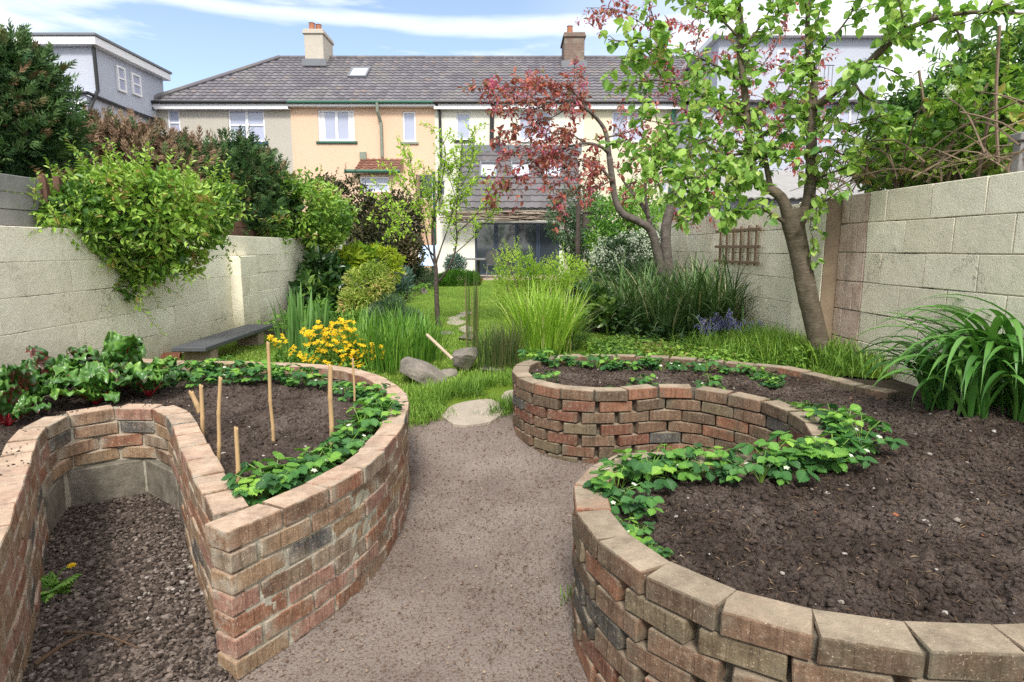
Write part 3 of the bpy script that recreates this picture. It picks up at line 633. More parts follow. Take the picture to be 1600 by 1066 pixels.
# ---- gravel and litter on the ground
M_gravel = bits_mat("mixed_gravel", [(0, (.04, .03, .025)), (.4, (.09, .068, .055)), (.7, (.165, .128, .105)), (.9, (.27, .22, .19)), (.985, (.5, .47, .43))])
bay = np.vstack([offset(B_curve, .012)[::8], [(-.86, 1.7), (-.9, .85)]])
rg = np.random.default_rng(77); n = 42000; px = rg.uniform(-2.4, -.75, n); py = rg.uniform(.9, 3.3, n); k = inpoly(px, py, bay); px, py = px[k], py[k]
k = rg.random(len(px)) < np.clip(.25+1.5*(fbm(P3(px*2.5, py*2.5), 5)-.3)+.25*(py-1.4), .15, 1); px, py = px[k], py[k]
mb = MB(); pebbles(mb, np.stack([px, py, .010+.008*rg.random(len(px))], -1), .004+.0095*rg.random(len(px))**1.8, .5, rnd=np.clip(rg.random(len(px))*.88+.5*(fbm(P3(px*1.8, py*1.8), 61)-.40), 0, 1), seed=7, jag=.25)
tag(mb.build("gravel", M_gravel), "loose mixed gravel lying in the bay of the left bed", kind="stuff")
def not_in_beds(x, y): return ~(inpoly(x, y, np.vstack([R_curve[::8], [(2.75, 2.4), (2.9, 3.6)]])) | inpoly(x, y, np.vstack([Fr_curve[::8], [(-3.3, 4.7), (-3.3, .9), (-1.2, .8)]])))
M_litter = bits_mat("bark_litter", [(0, (.06, .038, .028)), (.4, (.13, .08, .055)), (.75, (.22, .15, .11)), (1, (.38, .30, .22))])
n = 46000; px = rg.uniform(-1.9, 1.5, n); py = rg.uniform(.9, 4.1, n)
left_edge = np.interp(py, np.sort(L_front[:9, 1]), L_front[:9, 0][np.argsort(L_front[:9, 1])])
dist = np.abs(px-left_edge); inbay = inpoly(px, py, bay) & (py < 2.1); k = (inbay & (rg.random(n) < 1.1-.30*(py-1))) | ~inbay & (rg.random(n) < (.22+.8*np.exp(-dist/.12)+.8*np.exp(-np.abs(px-.22)/.12)+.6*(fbm(P3(px*2, py*2), 8) > .55))); px, py = px[k], py[k]; n = len(px)
az = rg.uniform(0, 6.28, n); mb = MB()
leaves(mb, np.stack([px, py, G(px, py)+.010], -1), np.stack([np.cos(az), np.sin(az), rg.normal(0, .15, n)], -1), np.stack([rg.normal(0, .3, n), rg.normal(0, .3, n), np.ones(n)], -1), rg.uniform(.004, .014, n), rg.uniform(.002, .005, n), T_DIAMOND)
qx = rg.uniform(-1.2, 1.0, 16000); qy = .95+3.4*rg.random(16000)**1.3; k = not_in_beds(qx, qy) & (qy < EDGE(qx)+.1); qx, qy = qx[k], qy[k]; pebbles(mb, np.stack([qx, qy, G(qx, qy)+.006], -1), .0016+.006*rg.random(len(qx))**5, .6, rnd=.45+.55*rg.random(len(qx)), seed=9)
tag(mb.build("bark_litter", M_litter), "dry bark chips and grit strewn over the brown path", kind="stuff")
# =================================================================== the houses behind
def stucco(name, col, var=.10):
    m = NT(name); n = m.noise(.8, 6, .6); c = m.mix(g3(col, 1-var), g3(col, 1+var*.5), n)
    st = m.noise(3, 5, .65, stretch=(1.5, 1.5, .25)); c = m.mix(c, g3(col, .72), m.ramp(st, [(.56, (0, 0, 0)), (.85, (.5, .5, .5))]))
    return m.done(c, .9, m.bump(m.noise(25, 5, .7), .5, .03), .15)
def tile_mat(name, stops, lichen):
    m = NT(name); c = m.ramp(m.attr("rnd").outputs["Fac"], stops); n = m.noise(.6, 6, .65); c = m.mix(c, lichen, m.ramp(n, [(.5, (0, 0, 0)), (.72, (.75, .75, .75))]))
    n2 = m.noise(1.6, 4, .6); c = m.mix(c, (.33, .14, .07), m.ramp(n2, [(.70, (0, 0, 0)), (.76, (.7, .7, .7))]))
    return m.done(c, .85, m.bump(m.noise(20, 4), .4, .02), .2)
M_tile = tile_mat("grey_pantile", [(0, (.115, .108, .122)), (.6, (.145, .138, .155)), (.92, (.18, .17, .18)), (1, (.20, .155, .14))], (.19, .18, .165))
M_tile_new = tile_mat("new_grey_pantile", [(0, (.115, .107, .112)), (1, (.15, .14, .146))], (.13, .12, .125))
M_tile_red = tile_mat("red_brown_tile", [(0, (.16, .07, .05)), (1, (.27, .13, .09))], (.14, .12, .10))
M_white, M_black, M_green = plain("white_upvc", (.78, .78, .80), .4, .04), plain("black_pipe", (.022, .022, .024), .4, .1), plain("green_gutter", (.03, .11, .075), .5, .15)
M_blue_sill = plain("blue_sill", (.03, .06, .28), .5); M_greygreen = plain("grey_green_pipe", (.22, .25, .20), .7, .3)
M_lead = plain("lead_flashing", (.17, .18, .20), .6, .15); M_slate_frame = plain("slate_grey_frame", (.035, .05, .078), .45, .1)
def glass_mat(name, col, rough=.08, spec=.8, emit=None):
    m = NT(name); n = m.noise(.7, 3); return m.done(m.mix(g3(col, .8), g3(col, 1.15), n), rough, None, spec)
M_pane = glass_mat("net_curtain_sky_pane", (.40, .43, .56)); M_pane_dark = glass_mat("dark_pane", (.035, .045, .055), .04, .9); M_curtain = plain("white_curtain", (.8, .8, .82), .9, .05)  # M_pane: net curtains and reflected sky painted as one pale blue base colour
M_sky_pane = NT("rooflight_pane").done((.75, .8, .88), .03, None, 1.0, metal=.9)
def wall_holes(mb, x0, x1, z0, z1, holes, y, reveal=.12, mat=0):
    xs = sorted({x0, x1, *[h[0] for h in holes], *[h[1] for h in holes]}); zs = sorted({z0, z1, *[h[2] for h in holes], *[h[3] for h in holes]})
    for a, b in zip(xs, xs[1:]):
        for c, d in zip(zs, zs[1:]):
            if any(h[0] <= (a+b)/2 <= h[1] and h[2] <= (c+d)/2 <= h[3] for h in holes): continue
            mb.add([(a, y, c), (b, y, c), (b, y, d), (a, y, d)], [[[0, 1, 2, 3]]], mat=mat)
    for a, b, c, d in holes:
        Y = y+reveal
        mb.add([(a, y, c), (b, y, c), (b, y, d), (a, y, d), (a, Y, c), (b, Y, c), (b, Y, d), (a, Y, d)], [[[0, 1, 5, 4], [1, 2, 6, 5], [2, 3, 7, 6], [3, 0, 4, 7]]], mat=mat)
def window(house, a, b, c, d, y, mull=0, transom=False, sill=None, frame=None, pane=None, curtain=False, fw=.07, rev=.09, name="window", sill_h=.09, ex=(1, 0, 0), org=None):
    """frame, pane and sill of one window; a..b along ex from org, c..d in height"""
    ex = np.array(ex, float); ny = np.array([-ex[1], ex[0], 0]); O = np.array([0, y, 0]) if org is None else np.array(org, float)
    def bx(mb, u0, u1, v0, v1, w0, w1, ch=.006): cbox(mb, O+ex*(u0+u1)/2+ny*(v0+v1)/2+np.array([0, 0, (w0+w1)/2]), (u1-u0, v1-v0, w1-w0), ex=ex, ey=ny, ch=ch)
    f = MB(); v0, v1 = rev-.05, rev+.03
    bx(f, a, a+fw, v0, v1, c, d); bx(f, b-fw, b, v0, v1, c, d); bx(f, a+fw, b-fw, v0, v1, c, c+fw); bx(f, a+fw, b-fw, v0, v1, d-fw, d)
    for k in range(mull): x = a+(b-a)*(k+1)/(mull+1); bx(f, x-fw*.8, x+fw*.8, v0+.004, v1, c+fw, d-fw)
    if transom: z = c+(d-c)*.52; bx(f, a+fw, b-fw, v0+.012, v1-.01, z-.03, z+.03)
    fo = f.build(name, frame or M_white, house)
    p = MB(); bx(p, a+.01, b-.01, rev-.002, rev+.012, c+.01, d-.01, .001); p.build("pane", pane or M_pane, fo)
    if curtain:
        cu = MB(); w = (b-a)*.13
        for s0, s1 in ((a+fw, a+fw+w), (b-fw-w, b-fw)): cu = MB(); bx(cu, s0, s1, rev-.012, rev-.004, c+fw, d-fw, .001); cu.build("curtain", M_curtain, fo)
    if sill is not None:
        s = MB(); bx(s, a-.1, b+.1, -.07, rev, c-sill_h, c-.002, .012); s.build("sill", sill, fo)
    return fo
def tiles(mb, x0, x1, Y0, Z0, Y1, Z1, tw=.27, rh=.31, clip=None, amp=.03, step=.035, mat=0, seed=0):
    sl = math.hypot(Y1-Y0, Z1-Z0); cy, cz = (Y1-Y0)/sl, (Z1-Z0)/sl; nr = max(1, int(round(sl/rh))); rh = sl/nr; nt = int(round((x1-x0)/tw)); tw = (x1-x0)/nt
    u = np.arange(nt*6+1)/6.0; rg = np.random.default_rng(seed); jit = rg.random((nr, nt+1))
    for r in range(nr):
        s = np.array([r*rh, (r+1)*rh+.02]); X = x0+u*tw
        prof = amp*(.5+.5*np.cos(2*np.pi*u))**.8
        hh = np.stack([prof+step+.006*rg.normal(size=len(u)).cumsum()*0, prof*1.0+0.0]); XX = np.repeat(X[None], 2, 0)
        Yv = Y0+s[:, None]*cy-hh*cz; Zv = Z0+s[:, None]*cz+hh*cy
        ti = np.minimum(u.astype(int), nt); rn = np.repeat(jit[r, ti][None], 2, 0)
        front = np.stack([XX[0], XX[0]]), np.stack([Yv[0]+(step+.01)*cz, Yv[0]]), np.stack([Zv[0]-(step+.01)*cy, Zv[0]])
        mk = None
        if clip is not None: mk = clip(XX, s[:, None]/sl*np.ones_like(XX))
        grid(mb, XX, Yv, Zv, mask=mk, rnd=rn, mat=mat)
        grid(mb, *front, mask=None if mk is None else np.repeat(mk[:1], 2, 0), rnd=rn*.5, mat=mat)
def pipe(house, name, P, r, m): t = MB(); tube(t, P, r, 8); return t.build(name, m, house)
HY = 25.0; EY, RY = 24.72, 28.9                     # wall, eaves and ridge distances
X_ = lambda u: at(u, 387, HY)[0]; Z_ = lambda v: at(800, v, HY)[2]
EZ = at(800, 160, EY)[2]; RZ = at(800, 92, RY)[2]
hr = lambda u0, u1, v1, v0, Y=HY: (at(u0, 387, Y)[0], at(u1, 387, Y)[0], at(800, v0, Y)[2], at(800, v1, Y)[2])   # px box (left, right, top, bottom)
def terrace(label, u0, u1, wallm, wins, clip=None, rx0=None, gutter=M_black, fascia=M_white, fh=.24, chim=None, seed=1, ru1=None, extra_holes=()):
    x0, x1 = X_(u0), X_(u1); h = thing("terraced_house", label, "house", ((x0+x1)/2, HY, .3))
    holes = [hr(*w[:4]) for w in wins]
    w = MB(); wall_holes(w, x0, x1, 0, EZ+.1, holes+list(extra_holes), HY)
    w.add([(x0, HY, 0), (x0, HY+8, 0), (x0, HY+8, EZ+.1), (x0, HY, EZ+.1), (x1, HY, 0), (x1, HY+8, 0), (x1, HY+8, EZ+.1), (x1, HY, EZ+.1)], [[[0, 3, 2, 1], [4, 5, 6, 7], [1, 2, 6, 5]]])
    w.build("wall", wallm, h)
    for wn_, q_ in zip(wins, holes): window(h, *q_, HY, **(wn_[4] if len(wn_) > 4 else {}))
    r = MB(); a = rx0 if rx0 is not None else x0; b = x1 if ru1 is None else ru1
    tiles(r, a, b, EY, EZ, RY, RZ, clip=clip, seed=seed)
    # ridge capping and the far slope
    ra = a if clip is None else at(437, 92, RY)[0]
    n = int((b-ra)/.42)
    for k in range(n): s0 = ra+(b-ra)*k/n; s1 = ra+(b-ra)*(k+1)/n; tube(r, [(s0+.01, RY+.02, RZ+.03), (s1, RY+.02, RZ+.035)], .11, 8, rnd=rng.random())
    r.add([(ra, RY, RZ+.02), (b, RY, RZ+.02), (b, RY+4.2, EZ), (a, RY+4.2, EZ)], [[[0, 1, 2, 3]]])
    ro = r.build("roof", M_tile, h)
    g = MB(); tube(g, [(a, EY-.05, EZ+.0), (b, EY-.05, EZ+.0)], .058, 8); g.build("gutter", gutter, h)
    f = MB(); box(f, a+.1 if clip else a, b, EY+.01, EY+.05, EZ-fh, EZ-.03, ch=.004); box(f, a+.1 if clip else a, b, EY+.05, HY, EZ-fh, EZ-fh+.04); f.build("fascia", fascia, h)
    return h, ro
M_grey_wall, M_peach, M_creamw, M_yellow = stucco("grey_pebbledash", (.47, .44, .385), .16), stucco("peach_stucco", (.70, .50, .36)), stucco("off_white_stucco", (.74, .73, .63)), stucco("pale_yellow_stucco", (.72, .67, .50))
# house with grey render and hipped end
hx0 = at(228, 160, EY)[0]; hx1 = at(437, 92, RY)[0]
h1, r1 = terrace("grey pebbledash end house with a hipped roof, leftmost of the terrace", 243, 465, M_grey_wall,
        [(278, 297, 171, 214, dict(transom=True)), (370, 425, 171, 222, dict(mull=1, transom=True, sill=M_blue_sill))], clip=lambda X, s: X > hx0+(hx1-hx0)*s-.05, rx0=hx0, seed=3)
hp = MB(); tube(hp, [(hx0, EY, EZ+.06), (hx1, RY, RZ+.06)], .10, 8); hp.add([(hx0, EY, EZ), (hx1, RY, RZ), (hx0, RY+4.2, EZ)], [[[0, 1, 2]]]); hp.build("hip_ridge", M_tile, r1)
ob = pipe(h1, "downpipe", [(hx0+.12, EY-.05, EZ), (hx0+.25, EY, EZ-.25), (X_(243)+.08, HY-.06, EZ-.6), (X_(243)+.08, HY-.06, .3)], .05, M_black)
# peach house
h2, r2 = terrace("peach stucco house with green gutter and a roof window, second in the terrace", 465, 683, M_peach,
        [(506, 561, 172, 221, dict(mull=1, curtain=True, sill=M_green)), (634, 654, 174, 222, dict(sill=M_greygreen)), (655, 678, 273, 311, dict(pane=M_pane_dark, fw=.04))], gutter=M_green, fascia=M_white, fh=.14, seed=5)
pipe(h2, "downpipe", [(X_(599), EY-.05, EZ), (X_(599), EY-.02, EZ-.35), (X_(602), HY-.08, EZ-.7), (X_(602), HY-.08, Z_(246))], .06, M_greygreen)
def skylight(roof, u0, u1, v0, v1, Ya, Za, Yb, Zb, frame=M_lead):
    def pt(v):                                          # where the ray at height v meets the roof slope
        d = ray(800, v); t = (Yb-Ya, Zb-Za); den = d[1]*t[1]-d[2]*t[0]; k = (Ya*t[1]-(Za-CZ)*t[0])/den; return k*d[1], CZ+k*d[2]
    (y1, z1), (y0, z0) = pt(v0), pt(v1); ux = ((u0+u1)/2-800)/F; x = ux*(y0+y1)/2*1.0; w = (u1-u0)/F*(y0+y1)/2
    e = unit(np.array([0, y1-y0, z1-z0])); n = np.array([0, -e[2], e[1]]); L = math.hypot(y1-y0, z1-z0); c = np.array([x, (y0+y1)/2, (z0+z1)/2])+n*.06
    m = MB(); fw = .07
    for du, dl, su, sl in ((-w/2+fw/2, 0, fw, L), (w/2-fw/2, 0, fw, L), (0, -L/2+fw/2, w-2*fw, fw), (0, L/2-fw/2, w-2*fw, fw)): cbox(m, c+np.array([du, 0, 0])+e*dl, (su, sl, .12), ex=(1, 0, 0), ey=e, ez=n, ch=.01)
    fo = m.build("roof_window", frame, roof); p = MB(); cbox(p, c+n*.02, (w-2*fw, L-2*fw, .03), ex=(1, 0, 0), ey=e, ez=n, ch=.004); p.build("pane", M_sky_pane, fo)
skylight(r2, 560, 588, 108, 123, EY, EZ, RY, RZ)
# its small tiled lean-to
lt = MB(); x0, x1 = at(560, 387, 23.9)[0], at(627, 387, 23.9)[0]; z0, z1 = at(800, 268, 23.7)[2], at(800, 249, HY)[2]
tiles(lt, x0, x1, 23.7, z0, HY-.01, z1, tw=.24, rh=.28, seed=8); lro = lt.build("lean_to_roof", M_tile_red, h2)
g = MB(); tube(g, [(at(543, 387, 23.65)[0], 23.65, z0), (at(628, 387, 23.65)[0], 23.65, z0)], .07, 8); g.build("lean_to_gutter", M_green, h2)
lw_ = MB(); wall_holes(lw_, at(548, 387, 23.9)[0], at(652, 387, 23.9)[0], 0, z0-.05, [hr(566, 611, 276, 300, 23.9)], 23.9)
xa, xb = at(548, 387, 23.9)[0], at(652, 387, 23.9)[0]; lw_.add([(xa, 23.9, 0), (xa, HY, 0), (xa, HY, z0-.05), (xa, 23.9, z0-.05), (xb, 23.9, 0), (xb, HY, 0), (xb, HY, z0-.05), (xb, 23.9, z0-.05)], [[[0, 3, 2, 1], [4, 5, 6, 7], [3, 7, 6, 2]]])
lw_.build("lean_to_wall", M_peach, h2); window(h2, *hr(566, 611, 276, 300, 23.9), 23.9, transom=True)
v_ = MB(); cbox(v_, (X_(573), HY-.06, Z_(244)), (.25, .12, .3), ch=.01); v_.build("vent_box", M_greygreen, h2)
pipe(h2, "downpipe", [(X_(680), HY-.07, Z_(268)), (X_(680), HY-.07, .3)], .05, M_green)
# cream house with the kitchen extension
h3, r3 = terrace("off white house with the tiled kitchen extension and roof windows, third in the terrace", 683, 909, M_creamw,
        [(715, 737, 176, 219, dict(sill=M_black)), (810, 860, 174, 219, dict(mull=1, sill=M_white)), (683.5, 697, 283, 306, dict(pane=M_pane_dark, fw=.04))], seed=7)
pipe(h3, "downpipe", [(X_(686), EY-.05, EZ), (X_(691), HY-.07, EZ-.3), (X_(692), HY-.07, Z_(258)), (X_(689), HY-.15, Z_(265)), (X_(689), HY-.15, Z_(335)), (X_(677), HY-.15, Z_(345)), (X_(677), HY-.15, .3)], .055, M_black)
pipe(h3, "downpipe", [(X_(772), EY-.05, EZ), (X_(770), HY-.09, EZ-.3), (X_(769), HY-.09, Z_(229))], .085, M_black)
XY = 22.7; ex0, ex1 = at(683, 387, XY)[0], at(900, 387, XY)[0]
e_z0, e_z1 = at(800, 326, XY-.2)[2], at(800, 236, HY)[2]
er = MB(); tiles(er, at(714, 387, XY)[0], ex1+.2, XY-.2, e_z0, HY-.02, e_z1, tw=.30, rh=.33, seed=12, amp=.035); ero = er.build("extension_roof", M_tile_new, h3)
fl = MB(); box(fl, at(722, 387, HY)[0], at(906, 387, HY)[0], HY-.12, HY-.03, e_z1-.06, e_z1+.22, ch=.02); fl.build("flashing", M_lead, h3)
for a_, b_ in ((751, 778), (798, 828), (846, 875)): skylight(ero, a_, b_, 255, 280, XY-.2, e_z0, HY, e_z1)
cw = MB(); tube(cw, [(X_(779), HY-.35, Z_(229)), (X_(779), HY-.35, Z_(216))], [.11, .09], 10); cw.build("flue", M_black, h3)
dz1 = at(800, 346, XY)[2]; dx0, dx1 = at(742, 387, XY)[0], at(874, 387, XY)[0]; dzb = .3
ew = MB(); wall_holes(ew, ex0, ex1+.1, 0, e_z0-.02, [(dx0, dx1, dzb, dz1)], XY, .2)
ew.add([(ex0, XY, 0), (ex0, HY, 0), (ex0, HY, e_z0+.8), (ex0, XY, e_z0-.02), (ex1+.1, XY, 0), (ex1+.1, HY, 0), (ex1+.1, HY, e_z0+.8), (ex1+.1, XY, e_z0-.02)], [[[0, 3, 2, 1], [4, 5, 6, 7]]]); ew.build("extension_wall", M_creamw, h3)
dr = MB(); n = 4; fw = .075
for k in range(n):
    a_, b_ = dx0+(dx1-dx0)*k/n, dx0+(dx1-dx0)*(k+1)/n
    d_ = MB()
    for u0, u1, w0, w1 in ((a_+.004, a_+fw, dzb, dz1), (b_-fw, b_-.004, dzb, dz1), (a_+fw, b_-fw, dzb, dzb+.13), (a_+fw, b_-fw, dz1-.1, dz1)): box(d_, u0, u1, XY+.06, XY+.13, w0, w1, ch=.006)
    do = d_.build("glazed_door", M_slate_frame, h3); p = MB(); box(p, a_+fw, b_-fw, XY+.09, XY+.10, dzb+.13, dz1-.1); p.build("pane", M_pane_dark, do)
# end house, pale yellow
h4, r4 = terrace("pale yellow house half hidden behind the red leaved tree, fourth in the terrace", 909, 1100, M_yellow,
        [(951, 1002, 174, 222, dict(mull=1, transom=False)), (1028, 1040, 262, 300, {})], seed=9)
pipe(h4, "downpipe", [(X_(1043), EY-.05, EZ+.1), (X_(1043), HY-.1, EZ-.4), (X_(1043), HY-.1, .3)], .075, M_green)
# chimneys
def chimney(house, roof, u0, u1, v_top, v_base, Y, m, pots):
    x0, x1 = at(u0, 387, Y)[0], at(u1, 387, Y)[0]; zt, zb = at(800, v_top, Y)[2], at(800, v_base, Y)[2]-1.2; c = MB()
    box(c, x0, x1, Y, Y+1.5, zb, zt, ch=.015); box(c, x0-.06, x1+.06, Y-.06, Y+1.56, zt, zt+.10, ch=.015); box(c, x0-.02, x1+.02, Y-.02, Y+1.52, zt+.1, zt+.2, ch=.015)
    co = c.build("chimney", m, roof)
    fl_ = MB(); zf = at(800, v_base, Y)[2]; cbox(fl_, ((x0+x1)/2, Y-.05, zf+.02), (x1-x0+.25, .08, .3), ch=.01); fl_.build("flashing", M_lead, roof)
    for k in range(pots):
        px_ = x0+(x1-x0)*(.3+.28*k); p = MB(); tube(p, [(px_, Y+.4+.2*k, zt+.15), (px_, Y+.4+.2*k, zt+.55), (px_, Y+.4+.2*k, zt+.56)], [.14, .12, .145], 10); p.build("chimney_pot", M_pot, roof)
M_pot = plain("terracotta", (.34, .14, .08), .8, .25); M_chim = stucco("chimney_render", (.52, .47, .40), .2)
def old_brick():
    m = NT("old_chimney_brick"); b = m.new("TexBrick"); b.inputs["Color1"].default_value = (.20, .12, .085, 1); b.inputs["Color2"].default_value = (.13, .09, .07, 1); b.inputs["Mortar"].default_value = (.24, .22, .2, 1); b.inputs["Scale"].default_value = 4
    mp_ = m.new("Mapping"); mp_.inputs["Rotation"].default_value = (math.pi/2, 0, 0); m.link(m.co.outputs["Object"], mp_.inputs[0]); m.link(mp_.outputs[0], b.inputs["Vector"])
    return m.done(m.mix(b.outputs[0], (.3, .28, .22), m.ramp(m.noise(3, 5), [(.5, (0, 0, 0)), (.8, (.8, .8, .8))])), .9)
chimney(h2, r2, 491, 519, 53, 99, 27.9, M_chim, 2); chimney(h3, r3, 878, 908, 58, 102, 27.9, old_brick(), 1)
# brushwood canopy over the doors
bc = thing("brushwood_canopy", "thatch of dry brushwood laid over the glazed doors", "canopy", ((dx0+dx1)/2, 22.2, 2.5))
bm_, fr_ = MB(), MB(); rg = np.random.default_rng(4); zt = at(800, 333, 22.2)[2]; zb = at(800, 345, 22.2)[2]
for k in range(230):
    z = rg.uniform(zb+.03, zt+.05); x = rg.uniform(dx0-1.3, dx1+.1); L = rg.uniform(.5, 1.6); y = 22.2+rg.normal(0, .12)
    tube(bm_, [(x, y, z), (x+L*.5, y+rg.normal(0, .04), z+rg.normal(0, .03)), (min(x+L, dx1+.6), y+rg.normal(0, .05), z+rg.normal(0, .04))], rg.uniform(.008, .02), 4, rnd=rg.random(), cap=False)
bm_.build("brushwood", bits_mat("brushwood_sticks", [(0, (.10, .075, .055)), (.5, (.26, .20, .15)), (1, (.48, .41, .33))]), bc)
box(fr_, dx0-1.2, dx1+.3, 22.05, 22.45, zb-.08, zb+.0, ch=.01); fr_.build("beam", plain("grey_timber", (.30, .29, .26), .8, .2), bc)
# blue-white house on the far left
M_blue_render = stucco("bluish_white_render", (.46, .49, .57), .08)
h0 = thing("detached_house", "bluish white flat roofed house on the far left behind the conifers", "house", (-16, 22, .3))
Y0, Xs = 21.5, at(176, 387, 21.5)[0]; Y1 = 25.6; zt = at(800, 62, Y0)[2]; zl = at(800, 152, Y0)[2]
w = MB(); box(w, -24, Xs, Y0, Y1, zl, zt); box(w, -24, Xs-.05, Y0-.5, 31, 0, zl-.05); w.build("wall", M_blue_render, h0)
f = MB(); box(f, -24.3, Xs+.25, Y0-.25, Y1+.15, zt-.22, zt+.04, ch=.01); f.build("fascia", M_white, h0)
f = MB(); box(f, -24.35, Xs+.3, Y0-.3, Y1+.2, zt+.044, zt+.13, ch=.01); f.build("flat_roof", M_lead, h0)
g = MB(); tube(g, [(-24, Y0-.55, zl), (Xs+.05, Y0-.55, zl)], .06, 8); tube(g, [(Xs+.05, Y0-.55, zl), (Xs+.05, 30, zl-.35)], .06, 8); g.build("gutter", M_black, h0)
pipe(h0, "downpipe", [(Xs+.07, Y0-.07, zt-.25), (Xs+.07, Y0-.07, zl+.2), (Xs+.07, Y0-.3, zl-.1), (Xs+.07, Y0-.57, zl-.5), (Xs+.07, Y0-.57, .3)], .06, M_black)
yw = lambda u: Xs*F/(u-800)
for u0, u1, v0, v1 in ((213, 225, 104, 144), (234, 247, 116, 150)):
    ya, yb = yw(u0), yw(u1); window(h0, ya, yb, at(800, v1, (ya+yb)/2)[2], at(800, v0, (ya+yb)/2)[2], 0, transom=True, frame=M_white, ex=(0, 1, 0), org=(Xs+.09, 0, 0), rev=.06)
q_ = hr(118, 158, 160, 200, Y0-.5); window(h0, *q_, Y0-.5, mull=1, transom=True, org=(0, Y0-.62, 0))
# blue-white house on the right
h5 = thing("detached_house", "bluish white house with a flat roofed dormer, behind the green tree on the right", "house", (14, 24, .3))
Y5 = 23.6; w = MB(); X5 = lambda u: at(u, 387, Y5)[0]; Z5 = lambda v: at(800, v, Y5)[2]
box(w, X5(1108), X5(1352), Y5, Y5+5, Z5(160), Z5(60)); box(w, X5(1062), X5(1372), Y5-.9, Y5+7, 0, Z5(168)); w.build("wall", M_blue_render, h5)
f = MB(); box(f, X5(1100), X5(1360), Y5-.3, Y5+5.2, Z5(60), Z5(50), ch=.01); f.build("fascia", M_white, h5)
r = MB(); tiles(r, X5(1056), X5(1376), Y5-1.2, Z5(172), Y5-.01, Z5(158), seed=15); r.add([(X5(1056), Y5, Z5(158)), (X5(1108)-.01, Y5+.1, Z5(158)), (X5(1108)-.01, Y5+3, Z5(62)), (X5(1108)-.01, Y5+5, Z5(158))], [[[0, 1, 2], [0, 2, 3]]]); r.build("roof", M_tile_new, h5)
window(h5, *hr(1272, 1312, 172, 217, Y5-.9), Y5-.9, mull=1, transom=True, org=(0, Y5-1.0, 0)); window(h5, *hr(1195, 1215, 80, 128, Y5), Y5, org=(0, Y5-.09, 0)); window(h5, *hr(1236, 1262, 72, 130, Y5), Y5, mull=1, org=(0, Y5-.09, 0))
rl = MB()
for k in range(5): x = X5(1246)-.35+k*.14; tube(rl, [(x, Y5-1.25, Z5(152)), (x, Y5-1.25, Z5(118))], .009, 5)
tube(rl, [(X5(1246)-.4, Y5-1.25, Z5(118)), (X5(1246)+.26, Y5-1.25, Z5(118))], .014, 6); rl.build("balcony_rail", M_black, h5)
# low outbuilding behind the right wall, with a glazed corrugated roof
sh = thing("outbuilding", "low grey outbuilding with a corrugated roof behind the right wall", "shed", (5.6, 13, .3))
w = MB(); box(w, 3.5, 8.5, 12.2, 16, .0, 2.35); w.build("wall", M_blue_render, sh)
r = MB(); tiles(r, 3.3, 8.7, 11.9, 2.28, 15.8, 3.25, tw=.16, rh=4.2, amp=.03, step=.01, seed=3); r.build("corrugated_roof", plain("weathered_sheet", (.30, .29, .28), .8, .25, 3), sh)
# =================================================================== vegetation
def Bl(u, v, Y, ru, rv, rd=None): return (at(u, v, Y), np.array([ru*Y/F, (rd if rd else .8*(ru+rv)/2*Y/F), rv*Y/F]))
def blob_points(rg, blobs, N, shell=.22, seed=0, lump=.28, gap=.0, gapscale=3.0):
    w = np.array([(b[1][0]*b[1][1]*b[1][2])**(2/3) for b in blobs]); w = w/w.sum(); P, O = [], []
    for (c, r), k in zip(blobs, rg.multinomial(N, w)):
        d = unit(rg.normal(size=(k, 3))); f = 1-np.abs(rg.normal(0, shell, k)); f = np.clip(f, .05, 1.1)
        lm = 1+lump*2*(vnoise(d*2.3+seed*3.7+c, seed)-.5)+lump*.9*(vnoise(d*6+seed+c, seed+1)-.5)
        P.append(c+d*r*(f*lm)[:, None]); O.append(unit(d/r))
    P, O = np.concatenate(P), np.concatenate(O)
    if gap:
        keep = fbm(P*gapscale, seed+4, 2) > gap; P, O = P[keep], O[keep]
    return P, O
